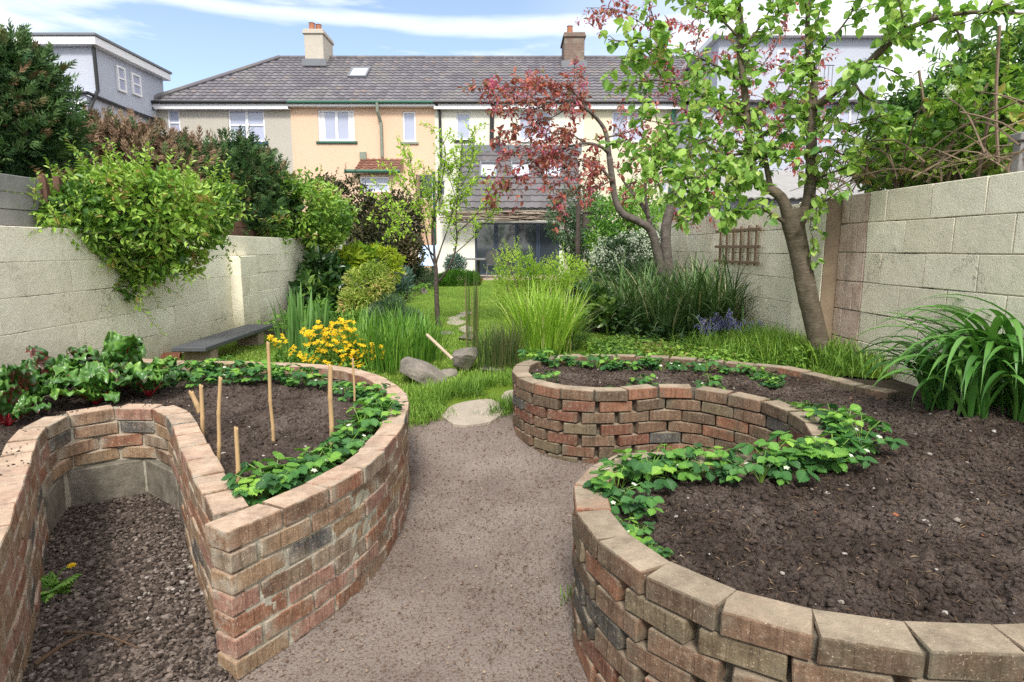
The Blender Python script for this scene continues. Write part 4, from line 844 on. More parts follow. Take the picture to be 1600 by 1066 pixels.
def shrub(name, label, cat, blobs, lm, N, L, W=.5, tpl=T_OVAL, base=None, seed=1, up=.25, out=.6, gap=.30, gapscale=3.0, shell=.25, lump=.28, shoots=0, shoot_len=.3, bm=None, stems=7, srad=.012, group=None, hang=0.0, zmin=None, rndfn=None, plume=0):
    rg = np.random.default_rng(seed); c0 = np.mean([b[0] for b in blobs], 0)
    if base is None: base = (c0[0], c0[1], float(G(c0[0], c0[1])))
    root = thing(name, label, cat, base, group); mb = MB()
    P, O = blob_points(rg, blobs, N, shell, seed, lump, gap, gapscale)
    if zmin is not None: k = P[:, 2] > zmin; P, O = P[k], O[k]
    n = len(P); t = unit(rg.normal(size=(n, 3))); d = unit(O*out+t*.8+np.array([0, 0, up-hang])); nr = unit(O*.6+rg.normal(size=(n, 3))*.55+np.array([0, 0, .6]))
    clump = fbm(P*4.5, seed+9, 2); rn = np.clip(.5+(clump-.5)*1.6+rg.normal(0, .16, n), 0, 1)
    if rndfn is not None: rn = rndfn(P, rn, rg)
    LL = L*rg.uniform(.6, 1.25, n); leaves(mb, P, d, nr, LL, LL*W, tpl, rn)
    sm = MB()
    ends = P[rg.choice(n, min(n, max(stems, 1)), replace=False)]; b = np.array(base, float)
    for e in ends:
        mid = (b+e)/2+rg.normal(0, .06, 3); mid[2] = b[2]*.45+e[2]*.55
        tube(sm, spline([b+rg.normal(0, .03, 3)*[1, 1, 0], mid, e], max(.05, np.linalg.norm(e-b)/7)), np.linspace(srad, srad*.3, len(spline([b, mid, e], max(.05, np.linalg.norm(e-b)/7))))[0], 5, rnd=rg.random())
    for k in rg.choice(n, min(shoots, n), replace=False):
        p0 = P[k]; dd = unit(O[k]+np.array([0, 0, .9-hang*1.5])+rg.normal(0, .25, 3)); ln = shoot_len*rg.uniform(.5, 1.2)
        pt = np.array([p0+dd*ln*t_+np.array([0, 0, -.12-hang*.2])*ln*t_**2 for t_ in np.linspace(0, 1, 5)]); tube(sm, pt, np.linspace(srad*.3, srad*.12, 5), 4, cap=False)
        m = max(4, int(ln/(L*.40))); tt = np.linspace(.1, 1, m); q = np.stack([np.interp(tt, np.linspace(0, 1, 5), pt[:, i]) for i in range(3)], -1)
        sd = unit(np.cross(np.repeat(dd[None], m, 0), rg.normal(size=(m, 3)))); l2 = L*np.linspace(1, .55, m)
        leaves(mb, q, unit(sd+dd*.7), unit(rg.normal(0, .4, (m, 3))+[0, 0, 1]), l2, l2*W, tpl, np.clip(rg.normal(.72, .15, m), 0, 1))
    if plume:
        k = rg.choice(n, plume); q = P[k]+O[k]*rg.uniform(.02, .16, (plume, 1)); leaves(mb, q, unit(O[k]*.9+rg.normal(0, .35, (plume, 3))+[0, 0, .55]), unit(rg.normal(size=(plume, 3))), L*1.7, L*1.1, tpl, np.clip(rg.normal(.7, .15, plume), 0, 1))
    mb.build("foliage", lm, root); sm.build("stems", bm or M_twig, root); return root
M_twig = bark_mat("twig_bark", (.09, .065, .045), (.16, .12, .085), False)
M_bark_dk = bark_mat("dark_bark", (.045, .035, .03), (.10, .08, .07)); M_bark_gr = bark_mat("grey_brown_bark", (.075, .064, .055), (.155, .132, .115)); M_bark_ol = bark_mat("olive_brown_bark", (.075, .06, .040), (.155, .125, .09))
M_conifer = leaf_mat("conifer_green", [(0, (.018, .045, .014)), (.45, (.036, .085, .028)), (.75, (.075, .14, .045)), (.90, (.10, .15, .055)), (.97, (.22, .13, .075))], .6, .1, .2)
M_conifer_b = leaf_mat("conifer_browned", [(0, (.07, .045, .032)), (.3, (.16, .095, .068)), (.62, (.26, .16, .115)), (.8, (.33, .22, .155)), (.88, (.05, .08, .03)), (1, (.08, .13, .05))], .8, .1, .1)
M_bright = leaf_mat("bright_green_leaf", [(0, (.065, .15, .03)), (.35, (.17, .32, .05)), (.7, (.32, .49, .075)), (.95, (.47, .60, .13)), (1, (.42, .30, .10))], .4, .3, .4)
M_fresh = leaf_mat("fresh_green_leaf", [(0, (.07, .18, .03)), (.5, (.17, .34, .055)), (1, (.32, .50, .10))], .45, .3, .3)
M_lime = leaf_mat("lime_leaf", [(0, (.10, .23, .05)), (.35, (.25, .43, .085)), (.7, (.43, .60, .14)), (.93, (.58, .68, .22)), (1, (.62, .55, .2))], .42, .38, .35)
M_young = leaf_mat("young_yellow_green_leaf", [(0, (.28, .46, .05)), (.5, (.45, .64, .08)), (1, (.62, .74, .16))], .45, .4, .3)
M_darkleaf = leaf_mat("dark_leaf", [(0, (.015, .045, .012)), (.55, (.035, .085, .02)), (.85, (.08, .16, .035)), (1, (.16, .25, .05))], .35, .15, .5)
M_thicket = leaf_mat('thicket_leaf', [(0, (.03, .085, .02)), (.5, (.085, .19, .04)), (.85, (.18, .31, .06)), (1, (.34, .44, .10))], .4, .25, .4)
M_brownbush = leaf_mat("dark_bronze_leaf", [(0, (.025, .03, .015)), (.5, (.05, .055, .025)), (.8, (.09, .085, .04)), (1, (.15, .11, .06))], .6, .15, .2)
M_gold = leaf_mat("golden_leaf", [(0, (.22, .32, .05)), (.45, (.45, .54, .12)), (.8, (.64, .58, .22)), (1, (.72, .46, .24))], .5, .35, .25)
M_euph = leaf_mat("chartreuse_leaf", [(0, (.16, .28, .03)), (1, (.55, .60, .05))], .5, .3, .2)
M_greyleaf = leaf_mat("grey_green_leaf", [(0, (.04, .08, .04)), (.5, (.10, .17, .09)), (1, (.22, .30, .17))], .55, .2, .3)
M_blueleaf = leaf_mat("blue_green_leaf", [(0, (.08, .15, .12)), (1, (.22, .33, .30))], .6, .15, .2)
M_bronze = leaf_mat("crimson_bronze_leaf", [(0, (.22, .075, .075)), (.4, (.40, .125, .115)), (.75, (.54, .14, .10)), (.90, (.60, .27, .20)), (1, (.30, .26, .12))], .4, .3, .4)
M_pink = leaf_mat("pink_petal", [(0, (.42, .05, .16)), (.5, (.62, .12, .28)), (1, (.75, .32, .46))], .6, .35, .15)
M_whitepetal = leaf_mat("white_petal", [(0, (.62, .64, .52)), (1, (.85, .85, .80))], .6, .2, .15)
M_yellow_petal = leaf_mat("yellow_petal", [(0, (.80, .42, .008)), (1, (.90, .66, .03))], .5, .25, .2)
M_violet = leaf_mat("violet_bell", [(0, (.26, .19, .62)), (1, (.48, .40, .86))], .6, .3, .15)
M_grass = leaf_mat("grass_blade", [(0, (.11, .21, .035)), (.5, (.25, .40, .065)), (.85, (.38, .50, .10)), (1, (.52, .47, .22))], .5, .3, .25)
M_sedge_y = leaf_mat("yellow_green_sedge", [(0, (.17, .30, .03)), (.5, (.34, .53, .06)), (.9, (.54, .66, .15)), (1, (.58, .54, .26))], .45, .3, .3)
M_sedge_d = leaf_mat("dark_sedge", [(0, (.04, .09, .025)), (.45, (.10, .19, .055)), (.78, (.22, .33, .13)), (.93, (.48, .42, .24)), (1, (.5, .44, .27))], .4, .2, .4)
M_iris = leaf_mat("iris_blade", [(0, (.08, .18, .05)), (1, (.20, .36, .10))], .45, .25, .3)
M_pond = leaf_mat("pond_grass", [(0, (.06, .16, .025)), (.6, (.15, .31, .04)), (1, (.28, .45, .08))], .45, .25, .3)
M_rush = leaf_mat("rush_stem", [(0, (.035, .06, .018)), (.6, (.08, .12, .035)), (1, (.20, .15, .08))], .5, .1, .3)
M_daylily = leaf_mat("strap_leaf", [(0, (.04, .12, .025)), (.5, (.09, .24, .045)), (1, (.18, .36, .075))], .35, .22, .45)
M_straw_leaf = leaf_mat("strawberry_leaf", [(0, (.045, .13, .045)), (.4, (.085, .23, .065)), (.7, (.19, .40, .07)), (1, (.36, .58, .09))], .42, .25, .35, vein=46)

# ---- shrubs and conifers over the left wall
wb = lambda u, Y: (at(u, 300, Y)[0]-.15, Y, .3)
shrub("conifer", "dark green conifer with a shaggy crown, nearest on the left above the grey fence panel", "tree",
      [Bl(-10, 185, 5.2, 62, 84, .55), Bl(26, 112, 5.3, 34, 26, .35), Bl(38, 190, 5.2, 38, 64, .45), Bl(-15, 120, 5.3, 48, 36, .4), Bl(30, 245, 5.1, 36, 28, .3)], M_conifer, 17000, .10, .8, T_SPRAY, base=(-4.6, 5.3, .3), seed=2, gap=.2, up=.25, shell=.18, lump=.3, plume=1500, stems=14, srad=.04)
shrub("conifer", "conifer with a browned bronze top behind the bright green shrub on the left wall", "tree",
      [Bl(180, 246, 7.6, 68, 44, .7), Bl(240, 256, 8.0, 56, 34, .6), Bl(150, 270, 7.2, 46, 46, .6), Bl(215, 285, 7.6, 80, 40, .6), Bl(300, 262, 8.4, 36, 28, .5)], [M_conifer_b], 11000, .12, .8, T_SPRAY, base=(-4.9, 7.8, .3), seed=3, gap=.2, shell=.18, lump=.3, plume=1500, stems=12, srad=.035)
shrub("conifer", "dense dark green conifer hanging over the left wall near the grey house", "tree",
      [Bl(325, 300, 8.6, 60, 42, .7), Bl(378, 285, 9.0, 52, 46, .7), Bl(300, 285, 8.3, 44, 34, .6), Bl(420, 325, 9.4, 36, 48, .6), Bl(355, 330, 8.6, 62, 42, .5), Bl(375, 250, 9.0, 30, 24, .4)], M_conifer, 16000, .12, .8, T_SPRAY, base=(-4.4, 9, .3), seed=4, gap=.2, shell=.18, lump=.3, plume=1500, stems=14, srad=.04)
shrub("climbing_shrub", "bright yellow green shrub spilling over the left wall in front of the conifers", "shrub",
      [Bl(215, 330, 5.2, 110, 62, .40), Bl(130, 338, 4.9, 62, 50, .3), Bl(290, 345, 5.7, 60, 50, .32), Bl(195, 290, 5.3, 85, 30, .3), Bl(230, 395, 5.3, 55, 32, .22), Bl(215, 420, 5.25, 48, 22, .18), Bl(198, 445, 5.2, 15, 26, .1), Bl(340, 320, 5.9, 28, 34, .25), Bl(75, 350, 4.7, 20, 36, .18), Bl(295, 400, 5.6, 22, 30, .14), Bl(100, 372, 4.75, 34, 28, .18), Bl(150, 390, 5.0, 45, 22, .16)],
      M_bright, 9000, .072, .50, T_OVAL, base=(-3.42, 5.15, 1.45), seed=6, gap=.33, gapscale=5, shoots=330, shoot_len=.34, stems=10, srad=.010, hang=.15)
shrub("climbing_shrub", "fresh green shrub tumbling over the far end of the left wall", "shrub",
      [Bl(470, 325, 9.6, 60, 48, .5), Bl(415, 352, 9.0, 42, 36, .4), Bl(515, 345, 10.4, 36, 38, .45), Bl(490, 372, 10.0, 46, 22, .35), Bl(440, 305, 9.4, 30, 30, .4)], M_bright, 7500, .085, .55, T_OVAL, base=(-3.45, 9.6, 1.45), seed=7, gap=.3, shoots=60, shoot_len=.3, hang=.1)
shrub("shrub", "dark bronze bush in front of the peach house, past the end of the left wall", "shrub",
      [Bl(540, 322, 13, 52, 42), Bl(572, 352, 13, 42, 42), Bl(505, 300, 13.6, 26, 24), Bl(560, 385, 12.6, 45, 40)], M_brownbush, 6500, .09, .5, T_OVAL, seed=8, gap=.28, shoots=50, shoot_len=.4)
shrub("hedge_shrub", "tall dull green hedge behind the young tree, left of the white kitchen wall", "shrub",
      [Bl(625, 350, 16, 34, 48), Bl(600, 380, 15.5, 36, 42), Bl(640, 395, 15.2, 24, 28)], M_brownbush, 6500, .10, .5, T_OVAL, seed=9, gap=.25, shoots=30, shoot_len=.4)
# ---- left border
shrub("golden_acer", "peachy golden feathery maple in the left border behind the iris", "shrub",
      [Bl(572, 452, 8.8, 36, 32), Bl(555, 475, 8.6, 26, 22), Bl(592, 448, 8.9, 22, 24), Bl(582, 428, 8.9, 20, 16)], M_gold, 3600, .075, .32, T_OVAL, base=(*at(570, 510, 8.8)[:2], .3), seed=10, gap=.3, up=-.05, out=.9, shoots=30, shoot_len=.14)
shrub("evergreen_shrub", "glossy dark green large leaved evergreen at the foot of the left wall", "shrub",
      [Bl(500, 435, 9.5, 34, 34), Bl(520, 462, 9.2, 32, 26), Bl(485, 470, 9.0, 22, 26)], M_darkleaf, 900, .20, .5, T_HEART, seed=11, gap=.2, up=.1, shell=.3)
shrub("yellow_shrub", "yellow green big leaved shrub above the dark evergreen in the left border", "shrub",
      [Bl(545, 415, 10.4, 34, 22), Bl(525, 428, 10.1, 28, 24), Bl(562, 402, 10.6, 22, 16)], M_euph, 800, .16, .45, T_HEART, seed=12, gap=.2, up=.2)
shrub("spurge", "tall chartreuse headed spurge beside the golden maple", "flower",
      [Bl(588, 392, 11.2, 14, 9), Bl(606, 396, 11.1, 15, 9), Bl(620, 408, 11.0, 12, 9), Bl(606, 425, 11, 22, 18)], M_euph, 1500, .07, .35, T_OVAL, seed=13, gap=.1, stems=14, srad=.01)
shrub("blue_grass_shrub", "small blue grey bushy plant at the edge of the lawn", "shrub", [Bl(630, 440, 12, 14, 20), Bl(622, 450, 12, 10, 14)], M_blueleaf, 900, .12, .10, T_DIAMOND, seed=14, gap=.0, up=.9)
shrub("low_shrub", "low feathery green plant in front of the golden maple", "shrub", [Bl(610, 488, 8.0, 28, 22), Bl(585, 500, 7.8, 20, 14), Bl(640, 500, 7.6, 22, 12)], M_greyleaf, 1700, .09, .14, T_DIAMOND, seed=15, gap=.1, up=.7)
shrub("low_shrub", "mid green leafy clump by the brown log pile at the foot of the left wall", "shrub", [Bl(470, 505, 7.6, 26, 20), Bl(500, 490, 8.0, 22, 18)], M_fresh, 700, .07, .5, T_OVAL, seed=16, gap=.2)
shrub("rosemary_bush", "rounded bright green rosemary mound at the far edge of the lawn", "shrub", [Bl(716, 440, 17.0, 30, 15, .5), Bl(738, 440, 17.2, 12, 13, .3), Bl(692, 443, 16.8, 20, 12, .4)], leaf_mat("rosemary_leaf", [(0, (.035, .11, .012)), (1, (.10, .24, .025))], .5, .2, .2), 5200, .12, .10, T_DIAMOND, seed=17, gap=.0, up=.8, shell=.12, lump=.12)
shrub("low_shrub", "dull green bush left of the rosemary mound", "shrub", [Bl(662, 436, 15.5, 22, 16), Bl(648, 425, 15.6, 16, 14)], M_greyleaf, 1800, .10, .2, T_DIAMOND, seed=18, gap=.1, up=.7)
shrub("low_shrub", "pale silvery bush against the white kitchen wall", "shrub", [Bl(712, 412, 20.5, 16, 13)], M_blueleaf, 900, .12, .25, T_OVAL, seed=19, gap=.2)
# ---- middle and right border
shrub("spiraea", "airy lime green shrub in front of the glazed doors", "shrub",
      [Bl(810, 425, 9.6, 38, 32), Bl(795, 455, 9.4, 24, 26), Bl(838, 440, 9.5, 26, 28), Bl(815, 472, 9.2, 34, 26)], M_young, 2300, .052, .5, T_OVAL, base=(*on(815, 500, .3)[:2], .3), seed=20, gap=.34, gapscale=4, shoots=110, shoot_len=.34, stems=12, srad=.008)
shrub("spiraea", "lime green shrub with loose arching shoots, right of the one before the doors", "shrub",
      [Bl(890, 425, 10, 36, 28), Bl(905, 450, 9.6, 34, 26), Bl(870, 440, 9.8, 22, 24), Bl(925, 430, 9.8, 20, 24)], M_young, 1900, .055, .5, T_OVAL, base=(*on(900, 490, .3)[:2], .3), seed=21, gap=.34, gapscale=4, shoots=80, shoot_len=.34, stems=10, srad=.008)
shrub("evergreen_shrub", "grey green small tree standing right of the glazed doors", "tree", [Bl(900, 325, 14, 44, 34), Bl(888, 355, 13.8, 34, 30), Bl(925, 345, 13.6, 34, 38), Bl(905, 385, 13.4, 34, 26)], M_greyleaf, 5200, .085, .4, T_OVAL, seed=22, gap=.33, stems=14, srad=.03, bm=M_bark_dk)
shrub("shrub", "leafy green bush behind the trunks of the red leaved tree", "shrub", [Bl(965, 335, 11.4, 44, 36), Bl(1000, 320, 11.6, 44, 40), Bl(950, 375, 11, 34, 30), Bl(1030, 365, 10.6, 36, 44)], M_fresh, 5200, .085, .45, T_OVAL, seed=23, gap=.33, stems=14)
def dots(mb, rg, P, n, spread, L, lo=.3, hi=1.0):
    for p in P:
        q = p+rg.normal(0, spread, (n, 3)); m = len(q); leaves(mb, q, unit(rg.normal(size=(m, 3))), unit(rg.normal(size=(m, 3))+[0, -.5, 1.0]), L*rg.uniform(.7, 1.2, m), L*rg.uniform(.6, .9, m), T_OVAL, rg.uniform(lo, hi, m))
ch_ = shrub("white_flowering_shrub", "shrub covered in white flower clusters left of the red leaved tree", "shrub", [Bl(975, 398, 9.2, 44, 32), Bl(1012, 392, 9.3, 26, 36), Bl(955, 420, 9.0, 30, 26), Bl(995, 430, 8.8, 36, 22)], M_greyleaf, 3600, .07, .45, T_OVAL, seed=24, gap=.25)
rg = np.random.default_rng(24); P, O = blob_points(rg, [Bl(972, 393, 9.0, 44, 30), Bl(1010, 388, 9.1, 22, 30), Bl(950, 410, 8.9, 24, 20)], 120, .06, 24, .2); P = P[(P-at(980, 400, 9.2))[:, 1] < .12]
mb = MB(); dots(mb, rg, P, 16, .028, .030); mb.build("blossom", M_whitepetal, ch_)
shrub("hellebore", "dark green broad leaved clump in the right border beside the lawn strip", "shrub", [Bl(930, 478, 7.6, 28, 20), Bl(915, 465, 7.8, 20, 16), Bl(950, 490, 7.3, 22, 14)], M_darkleaf, 620, .14, .6, T_HEART, seed=25, gap=.1)
shrub("bramble_bush", "dark bamboo leaved thicket towering behind the right wall", "shrub",
      [Bl(1505, 180, 5.6, 90, 62, .8), Bl(1570, 130, 5.3, 62, 74, .8), Bl(1435, 215, 6.2, 62, 50, .7), Bl(1400, 250, 6.6, 55, 36, .6), Bl(1590, 220, 5.0, 60, 50, .6), Bl(1510, 250, 5.4, 90, 26, .5)],
      M_thicket, 15000, .11, .24, T_OVAL, base=(4.1, 5.6, .3), seed=26, gap=.28, gapscale=2.6, up=.0, hang=.2, shoots=70, shoot_len=.5, stems=24, srad=.014)
sb_ = shrub("guelder_rose", "yellow green shrub with one white pompom bloom, over the top of the right wall", "shrub",
      [Bl(1455, 205, 4.9, 70, 40, .4), Bl(1530, 165, 4.6, 60, 60, .4), Bl(1400, 265, 5.4, 60, 26, .35), Bl(1480, 262, 4.9, 80, 24, .3), Bl(1570, 215, 4.4, 40, 50, .3)], M_bright, 2800, .062, .75, T_HEART, base=(3.4, 4.9, .3), seed=27, gap=.42, gapscale=3.5, shoots=90, shoot_len=.3, stems=22, srad=.012)
rg = np.random.default_rng(28); mb = MB(); dots(mb, rg, [at(1487, 142, 4.5)], 130, .022, .018); mb.build("pompom_bloom", M_whitepetal, sb_)
# dry tangle of stems along the top of the right wall
dt = thing("dry_stem_tangle", "tangle of dry tan stems lying along the top of the right wall", "dead stems", (RX(4.6)+.1, 4.6, 1.8)); mb = MB(); rg = np.random.default_rng(29)
for k in range(95):
    y = rg.uniform(3.2, 6.2); x = RX(y)+rg.uniform(.02, .5); a = rg.uniform(-.9, .9); L = rg.uniform(.3, .9); p0 = np.array([x, y, 1.80+rg.uniform(0, .16)])
    dv = np.array([rg.normal(0, .35), math.cos(a)*rg.choice([-1, 1]), abs(math.sin(a))*.75+.02]); mid = p0+dv*L*.5+np.array([0, 0, .07]); tube(mb, spline([p0, mid, p0+dv*L], .12), rg.uniform(.003, .0065), 4, rnd=rg.random(), cap=False)
for a_, b_, c_ in (((1450, 285, 4.6), (1500, 200, 4.6), (1545, 130, 4.5)), ((1448, 285, 4.6), (1530, 175, 4.5), (1600, 160, 4.3)), ((1440, 280, 4.8), (1445, 190, 4.8), (1436, 110, 4.8)), ((1560, 255, 4.2), (1556, 160, 4.2), (1562, 40, 4.2))): tube(mb, spline([at(*a_), at(*b_), at(*c_)], .08), .010, 5)
tag(mb.build("stems", bits_mat("dry_stems", [(0, (.16, .11, .075)), (1, (.36, .27, .19))]), dt))

# ---- trees with their own limbs (u, v, distance, radius)
def limb(mb, L_, lump=.12, k=9, step=.05, rs=1.0):
    p = np.array([[*at(u, v, Y), r*rs] for u, v, Y, r in L_]); s = spline(p, step); tube(mb, s[:, :3], np.maximum(s[:, 3], .002), k, lump=lump); return s
def twigs(rg, mbw, mbl, s, t0, spacing, Lr, leafL, leafW, tpl, droop=.3, upb=.4, per=.03, lean=.6, rnd=(.5, .2), flower=None, mbf=None, rad=.004, whorl=2):
    d = np.concatenate([[0], np.cumsum(np.linalg.norm(np.diff(s[:, :3], axis=0), axis=1))]); a = d[-1]*t0
    while a < d[-1]:
        p = np.array([np.interp(a, d, s[:, i]) for i in range(3)]); q = np.array([np.interp(min(a+.05, d[-1]), d, s[:, i]) for i in range(3)]); q0 = np.array([np.interp(max(a-.05, 0), d, s[:, i]) for i in range(3)]); tg = unit(q-q0)
        side = unit(np.cross(tg, rg.normal(size=3))); dd = unit(side+tg*lean+np.array([0, 0, upb])); L = rg.uniform(*Lr)
        if a > d[-1]-.12: dd = unit(tg+rg.normal(0, .25, 3))
        tt = np.linspace(0, 1, 5); pt = p+dd*L*tt[:, None]+np.array([0, 0, -droop*.5])*L*(tt**2)[:, None]+rg.normal(0, .012, (5, 3))*tt[:, None]
        tube(mbw, pt, np.linspace(rad, rad*.4, 5), 4, cap=False)
        m = max(3, int(L/per)); u = np.linspace(.12, 1, m); Q = np.stack([np.interp(u, tt, pt[:, i]) for i in range(3)], -1); Q = np.repeat(Q, whorl, 0); m = len(Q)
        sd = unit(rg.normal(size=(m, 3))); dl = unit(sd*.9+dd*.5+np.array([0, 0, -droop])); nr = unit(rg.normal(0, .45, (m, 3))+[0, -.15, 1.0]); l2 = leafL*rg.uniform(.45, 1.25, m)
        leaves(mbl, Q+dl*.012, dl, nr, l2, l2*leafW, tpl, np.clip(rg.normal(*rnd, m)+.12*(Q[:, 2]-p[2])/max(L, .1), 0, 1))
        if flower and rg.random() < flower: dots(mbf, rg, [pt[-1], pt[2]][:1+int(rg.random() < .4)], 9, .024, .026, 0, 1)
        a += spacing*rg.uniform(.6, 1.4)
def sublimbs(rg, mb, s, n, L, r, t0=.1, upb=.3, lump=.06):
    out = []
    for k in range(n):
        i = int(len(s)*(t0+(1-t0)*rg.random()*.95)); p = s[i, :3]; j = min(i+2, len(s)-1); tg = unit(s[j, :3]-s[max(i-2, 0), :3]); d = unit(unit(np.cross(tg, rg.normal(size=3)))+tg*.5+np.array([0, 0, upb])); ln = rg.uniform(*L)
        P = np.array([p+d*ln*t+rg.normal(0, .03, 3)*t+np.array([0, 0, -.15*ln*t*t]) for t in np.linspace(0, 1, 4)]); rr = min(r, s[i, 3]*.6)
        q = spline(np.c_[P, np.linspace(rr, rr*.35, 4)], .06); tube(mb, q[:, :3], np.maximum(q[:, 3], .0015), 5, cap=False); out.append(q)
    return out
# green tree at the right wall
rg = np.random.default_rng(50); gt = thing("green_leaved_tree", "leaning tree with round lime green leaves and two leaders by the right wall", "tree", (*at(1288, 578, 5.0)[:2], .33)); tr, br_, lf = MB(), MB(), MB()
limb(tr, [(1291, 600, 5.0, .098), (1288, 572, 5.0, .088), (1276, 520, 5.0, .079), (1264, 470, 5.0, .078), (1254, 420, 5.0, .077), (1246, 380, 5.0, .078), (1238, 345, 5.0, .086), (1238, 325, 5.0, .070)], .10, 14)
LIMBS = [
 ([(1246, 350, 5.0, .058), (1262, 318, 4.98, .050), (1267, 270, 4.95, .045), (1268, 200, 4.95, .040), (1269, 160, 4.95, .038), (1273, 120, 4.95, .026), (1263, 85, 4.95, .021), (1262, 30, 4.95, .018), (1266, -50, 4.9, .012)], .30),
 ([(1268, 172, 4.95, .034), (1300, 147, 4.8, .031), (1345, 110, 4.6, .028), (1395, 62, 4.4, .022), (1440, 36, 4.2, .017), (1510, 20, 4.0, .012), (1600, 22, 3.8, .008)], .25),
 ([(1234, 345, 5.0, .055), (1220, 308, 5.0, .044), (1188, 285, 5.02, .036), (1172, 255, 5.04, .032), (1169, 200, 5.05, .030), (1162, 130, 5.05, .026), (1155, 75, 5.05, .022), (1158, 30, 5.05, .018), (1146, -40, 5.05, .010)], .35),
 ([(1205, 298, 5.0, .024), (1198, 262, 5.0, .022), (1190, 215, 5.0, .018), (1183, 180, 5.0, .010)], .2),
 ([(1232, 352, 5.0, .020), (1200, 331, 4.9, .013), (1168, 325, 4.8, .011), (1135, 335, 4.7, .006)], .3),
 ([(1160, 128, 5.05, .012), (1110, 98, 5.0, .009), (1070, 86, 4.9, .007), (1010, 70, 4.8, .006), (950, 62, 4.7, .004)], .0),
 ([(1169, 185, 5.05, .012), (1130, 165, 5.0, .009), (1080, 140, 4.9, .008), (1020, 125, 4.8, .006), (960, 140, 4.7, .004)], .0),
 ([(1168, 225, 5.05, .013), (1120, 215, 4.9, .010), (1070, 235, 4.8, .008), (1030, 255, 4.7, .005)], .0),
 ([(1172, 262, 5.04, .014), (1120, 262, 4.9, .010), (1080, 285, 4.8, .008), (1050, 300, 4.7, .005)], .0),
 ([(1186, 284, 5.02, .012), (1150, 295, 4.85, .009), (1110, 310, 4.7, .007), (1085, 335, 4.6, .005)], .0),
 ([(1266, 285, 4.95, .012), (1300, 270, 4.8, .009), (1325, 262, 4.7, .005)], .0),
 ([(1267, 240, 4.95, .012), (1300, 235, 4.8, .009), (1322, 245, 4.7, .004)], .0),
 ([(1180, 250, 5.04, .012), (1205, 230, 4.9, .009), (1225, 235, 4.8, .005)], .0),
 ([(1170, 190, 5.05, .012), (1200, 160, 5.0, .009), (1235, 150, 4.9, .006)], .0),
 ([(1157, 62, 5.05, .010), (1125, 30, 5.0, .008), (1085, 10, 5.0, .006), (1060, -15, 5.0, .004)], .0),
 ([(1156, 80, 5.05, .010), (1185, 45, 5.0, .008), (1205, 10, 5.0, .006), (1215, -30, 5.0, .004)], .0),
 ([(1265, 95, 4.95, .010), (1300, 60, 4.9, .008), (1330, 20, 4.85, .006), (1345, -30, 4.8, .004)], .0),
 ([(1330, 122, 4.65, .010), (1350, 150, 4.6, .007), (1380, 165, 4.5, .004)], .0),
 ([(1395, 62, 4.4, .009), (1400, 30, 4.4, .007), (1385, -10, 4.4, .004)], .0), ([(1470, 28, 4.1, .008), (1500, 55, 4.0, .006), (1497, 85, 4.0, .003)], .0), ([(1540, 20, 3.95, .008), (1560, -15, 3.9, .004)], .0), ([(1450, 34, 4.2, .008), (1470, 5, 4.2, .006), (1480, -30, 4.2, .003)], .0),
 ([(1268, 200, 4.95, .010), (1295, 185, 4.9, .008), (1325, 195, 4.8, .005), (1385, 180, 4.7, .003)], .0),
 ([(1188, 284, 5.02, .012), (1150, 265, 4.8, .009), (1100, 275, 4.65, .007), (1040, 285, 4.5, .005), (1000, 300, 4.45, .003)], .0),
 ([(1172, 240, 5.04, .012), (1130, 240, 5.2, .009), (1080, 215, 5.3, .007), (1030, 215, 5.3, .004)], .0),
 ([(1190, 215, 5.0, .010), (1215, 190, 4.9, .008), (1245, 185, 4.8, .004)], .0),
 ([(1266, 300, 4.95, .012), (1285, 315, 4.8, .009), (1310, 300, 4.7, .005)], .0),
 ([(1130, 165, 5.0, .006), (1100, 190, 4.9, .005), (1050, 195, 4.8, .004), (1000, 185, 4.75, .003)], .0)]
for L_, t0 in LIMBS:
    s = limb(br_, L_, .06, 8)
    big = L_[0][3] > .03
    ln_ = np.linalg.norm(np.diff(s[:, :3], axis=0), axis=1).sum(); subs = sublimbs(rg, br_, s, int(ln_*(3.5 if L_[0][1] > 100 or not big else 2.8)), (.18, .46), .008, max(t0, .15))
    for q, tt_ in [(s, t0)]+[(q, .1) for q in subs]: twigs(rg, br_, lf, q, tt_, .075 if (big and q is s) else .058, (.05, .17), .061, .92, T_HEART, droop=.55, upb=.25, per=.034, rnd=(.48, .22))
tr.build("trunk", M_bark_ol, gt, True); br_.build("branches", M_bark_ol, gt, True); lf.build("crown", M_lime, gt)
